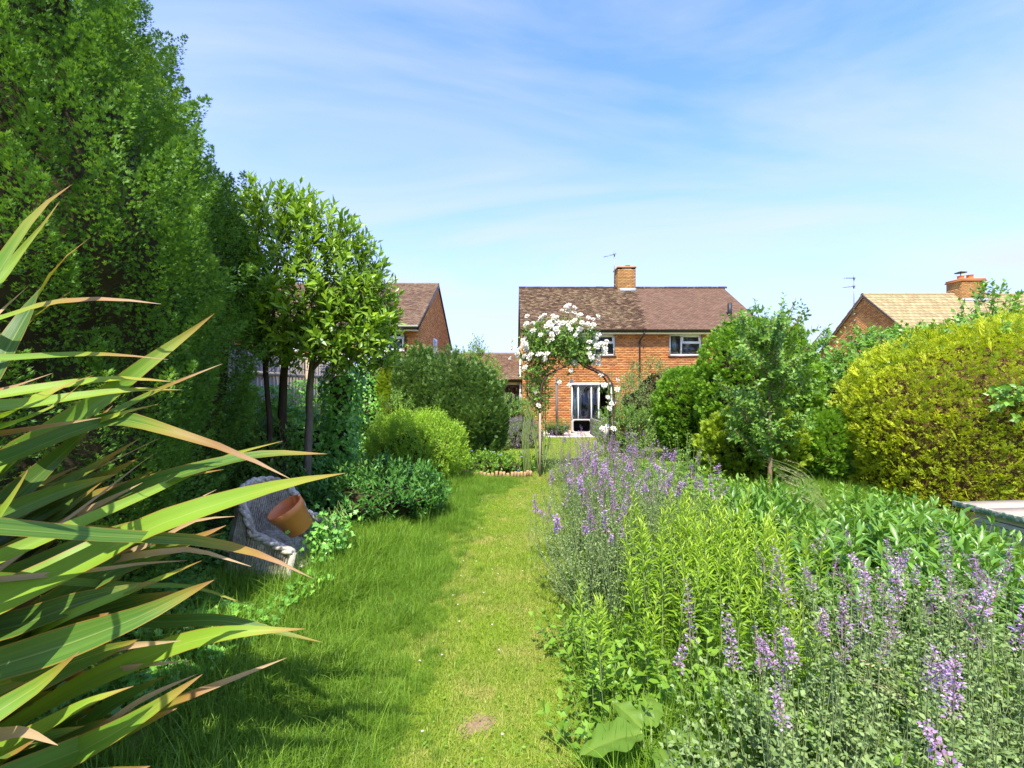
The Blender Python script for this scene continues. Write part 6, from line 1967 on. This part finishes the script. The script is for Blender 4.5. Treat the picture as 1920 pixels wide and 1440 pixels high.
def flax_leaf(pts, W, tone, dry=0.0, twist=0.0, seed=0, sag=0.0):
    """pts: points along the leaf, the last one its tip; the foot is in the heart of the plant, out to the left."""
    r_ = random.Random(seed)
    pts = [np.array(p, float) for p in pts]
    d = nrm(pts[0] - pts[1])
    run = max(0.15, (pts[0][0] + 2.35) / max(-d[0], .35))
    e = pts[0] + d * run * .75
    e[2] = max(e[2], .25)
    B = np.array([min(e[0] - .22, -2.35) + r_.gauss(0, .05), 1.6 + (pts[0][1] - 1.6) * .4 + r_.gauss(0, .08), .03])
    K = [B, B + np.array([.02, 0, e[2] * .55]), e] + pts
    K = np.array(K); K = np.concatenate([[2 * K[0] - K[1]], K, [2 * K[-1] - K[-2]]])
    kn = np.concatenate([[0], np.cumsum(np.linalg.norm(np.diff(K, axis=0), axis=1) ** .5)])
    C = []
    for i in range(1, len(K) - 2):
        t0, t1, t2, t3 = kn[i - 1:i + 3]
        for t in np.linspace(t1, t2, 10, endpoint=False):
            A1 = (t1 - t) / (t1 - t0) * K[i - 1] + (t - t0) / (t1 - t0) * K[i]; A2 = (t2 - t) / (t2 - t1) * K[i] + (t - t1) / (t2 - t1) * K[i + 1]; A3 = (t3 - t) / (t3 - t2) * K[i + 1] + (t - t2) / (t3 - t2) * K[i + 2]
            B1 = (t2 - t) / (t2 - t0) * A1 + (t - t0) / (t2 - t0) * A2; B2 = (t3 - t) / (t3 - t1) * A2 + (t - t1) / (t3 - t1) * A3
            C.append((t2 - t) / (t2 - t1) * B1 + (t - t1) / (t2 - t1) * B2)
    C.append(K[-2]); C = np.array(C)
    # even spacing along the leaf
    l_ = np.concatenate([[0], np.cumsum(np.linalg.norm(np.diff(C, axis=0), axis=1))]); ns = 30; q = np.linspace(0, l_[-1], ns)
    C = np.stack([np.interp(q, l_, C[:, j]) for j in range(3)], 1); t_ = q / l_[-1]
    Tn = nrm(np.gradient(C, axis=0))
    n0 = np.array([.10 + r_.gauss(0, .2), -.72, .66 + r_.gauss(0, .18)])
    V_ = []; us = []; vs_ = []
    for i in range(ns):
        s = t_[i]
        S = np.cross(Tn[i], n0); S /= max(np.linalg.norm(S), 1e-6); N = np.cross(S, Tn[i])
        an = twist * (s - .3) + .12 * sin(s * 5 + seed)
        S2 = S * cos(an) + N * sin(an); N2 = np.cross(S2, Tn[i])
        w = W * 1.12 * min(1.0, .5 + .8 * s) * (1 if s < .68 else max(0.0, 1 - ((s - .68) / .32) ** 1.6)) + .0012
        w *= 1 + .03 * sin(s * 23 + seed)
        for v in (-1, -.5, 0, .5, 1):
            fold = -N2 * w * .5 * (.26 + .3 * (1 - s)) * (1 - abs(v) ** 1.15)
            V_.append(C[i] + S2 * (w * .5 * v) + fold); us.append(s); vs_.append(v)
    F_ = [[i * 5 + j, i * 5 + j + 1, (i + 1) * 5 + j + 1, (i + 1) * 5 + j] for i in range(ns - 1) for j in range(4)]
    n = len(V_)
    obj_np('leaf', V_, [np.array(F_)], MAT['flax_leaf'], fx, {'u': np.array(us), 'v': np.array(vs_), 'rnd': np.full(n, tone), 'dry': np.full(n, dry)}, True)


# (depth, width, tone, dryness, points seen along the leaf up to its tip)
LEAVES = [
    (1.46, .105, .62, .02, (0, 493), (50, 420), (98, 371), (135, 346)), (1.5, .06, .8, 0, (0, 520), (52, 455), (88, 412), (112, 378)),
    (1.72, .085, .08, .03, (0, 667), (60, 567), (117, 487), (170, 445)), (1.8, .09, .04, .02, (0, 662), (40, 617), (80, 580), (133, 547)),
    (1.62, .05, .9, .10, (0, 596), (100, 566), (200, 560), (302, 570)), (1.75, .10, .58, .02, (73, 820), (187, 749), (277, 680), (352, 626), (402, 588)),
    (1.62, .034, .7, .06, (0, 671), (133, 664), (233, 666), (316, 674)), (1.66, .055, .9, .02, (0, 738), (133, 718), (233, 709), (337, 717)),
    (1.64, .055, .85, .02, (60, 755), (127, 744), (233, 731), (342, 731)), (1.42, .075, .85, .03, (0, 778), (60, 750), (110, 727), (177, 703)),
    (1.40, .06, .7, .02, (0, 800), (50, 783), (100, 761), (165, 708)), (1.38, .034, .95, .08, (0, 731), (50, 717), (98, 700)),
    (1.95, .04, .45, .10, (200, 778), (283, 737), (343, 711), (417, 682)), (1.72, .05, .92, .0, (120, 812), (187, 788), (240, 771), (296, 758)),
    (1.55, .03, .95, .14, (0, 813), (100, 797), (190, 783)), (1.64, .07, .3, .09, (60, 837), (185, 787), (330, 811), (444, 849), (545, 898)),
    (1.86, .085, .28, .02, (0, 1009), (178, 938), (356, 880), (489, 851), (614, 851)), (1.95, .045, .8, .0, (330, 900), (420, 858), (470, 842), (530, 827)),
    (1.58, .125, .82, .0, (111, 1067), (211, 1018), (311, 973), (430, 935), (547, 904), (647, 887)), (1.64, .06, .28, .08, (250, 1006), (347, 1010), (444, 1027), (524, 1054), (588, 1085)),
    (1.66, .055, .15, .0, (0, 1042), (90, 1000), (180, 990), (246, 997)), (1.74, .09, .2, .06, (0, 1195), (200, 1070), (340, 1020), (424, 985)),
    (1.54, .10, .32, .03, (0, 1244), (140, 1200), (275, 1149), (350, 1112), (402, 1087)), (1.64, .036, .7, .02, (53, 1191), (160, 1140), (267, 1098), (378, 1051)),
    (1.7, .025, .6, .42, (190, 1067), (270, 1056), (351, 1051)), (1.68, .034, .6, .32, (213, 1049), (290, 1036), (356, 1030), (471, 1062)),
    (1.72, .075, .85, .02, (0, 1369), (156, 1280), (311, 1215), (430, 1186), (573, 1179)), (1.84, .05, .25, .0, (307, 1165), (422, 1163), (533, 1187), (604, 1204)),
    (1.9, .026, .5, .0, (267, 1098), (356, 1099), (471, 1136)), (1.86, .034, .35, .22, (40, 1440), (200, 1375), (333, 1313), (538, 1233)),
    (1.66, .085, .62, .04, (62, 1440), (160, 1400), (260, 1345), (380, 1264)), (1.7, .03, .3, .34, (156, 1382), (267, 1311), (371, 1263)),
    (1.56, .06, .85, .02, (67, 1369), (178, 1311), (251, 1286)), (1.38, .09, .62, .03, (0, 1329), (67, 1287), (149, 1221)),
    (1.66, .04, .4, .30, (44, 1271), (200, 1218), (340, 1201)), (1.78, .03, .4, .38, (180, 1264), (258, 1249), (358, 1238)),
    (1.36, .045, .95, .48, (0, 1378), (44, 1372), (109, 1397)), (1.34, .075, .85, .02, (0, 962), (30, 920), (58, 872)),
    (1.8, .055, .2, .08, (0, 987), (111, 912), (190, 866), (264, 821)), (1.84, .02, .5, .36, (169, 884), (240, 850), (300, 821)), (1.86, .02, .5, .4, (209, 911), (255, 875), (296, 846)),
    (1.44, .034, .6, .4, (0, 586), (30, 556), (54, 536)), (1.80, .05, .5, .15, (230, 1000), (320, 960), (406, 918)), (1.9, .085, .12, .04, (100, 1075), (210, 1030), (312, 998)),
    (1.88, .085, .10, .02, (0, 1000), (110, 940), (262, 858)), (1.92, .09, .1, .02, (0, 950), (80, 880), (212, 760)), (1.82, .10, .14, .02, (60, 1175), (200, 1140), (332, 1108)),
    (1.8, .12, .2, .02, (0, 1110), (110, 1052), (242, 998)), (1.85, .09, .05, .02, (0, 1050), (80, 990), (192, 903)), (1.74, .07, .45, .04, (60, 1060), (170, 1012), (332, 958)),
    (1.6, .09, .5, .05, (20, 1500), (140, 1470), (282, 1436)), (1.66, .10, .15, .0, (40, 1165), (150, 1128), (302, 1088)), (1.6, .10, .2, .0, (0, 1300), (110, 1252), (262, 1198)),
    (1.64, .08, .55, .05, (40, 1445), (150, 1402), (332, 1328)), (1.74, .11, .1, .04, (0, 1240), (80, 1200), (207, 1148)), (1.86, .06, .2, .03, (150, 1085), (260, 1042), (422, 998)),
    (1.7, .03, .5, .42, (300, 1010), (370, 975), (440, 968)), (1.9, .05, .15, .03, (180, 960), (290, 905), (420, 880)),
]
for i, (Y_, W_, tone, dry, *pp_) in enumerate(LEAVES):
    flax_leaf([W3(px, py, Y_ + .05 * (j - len(pp_) + 1) * random.uniform(-1, 1)) for j, (px, py) in enumerate(pp_)], W_ * 1.02, tone, dry, random.gauss(0, .25), i)
for i in range(46):
    px, py, Y_ = random.uniform(-40, 280), random.uniform(840, 1420), random.uniform(1.66, 2.1)
    L_ = random.uniform(140, 300); sl_ = random.uniform(.25, .8)
    flax_leaf([W3(px - L_, py + L_ * sl_ * 1.05, Y_), W3(px - L_ * .45, py + L_ * .42 * sl_, Y_), W3(px + 40, py - 10, Y_)], random.uniform(.05, .10), random.uniform(0, .4), random.choice((0, .02, 0, .05, .05, .2)), random.gauss(0, .3), 100 + i)
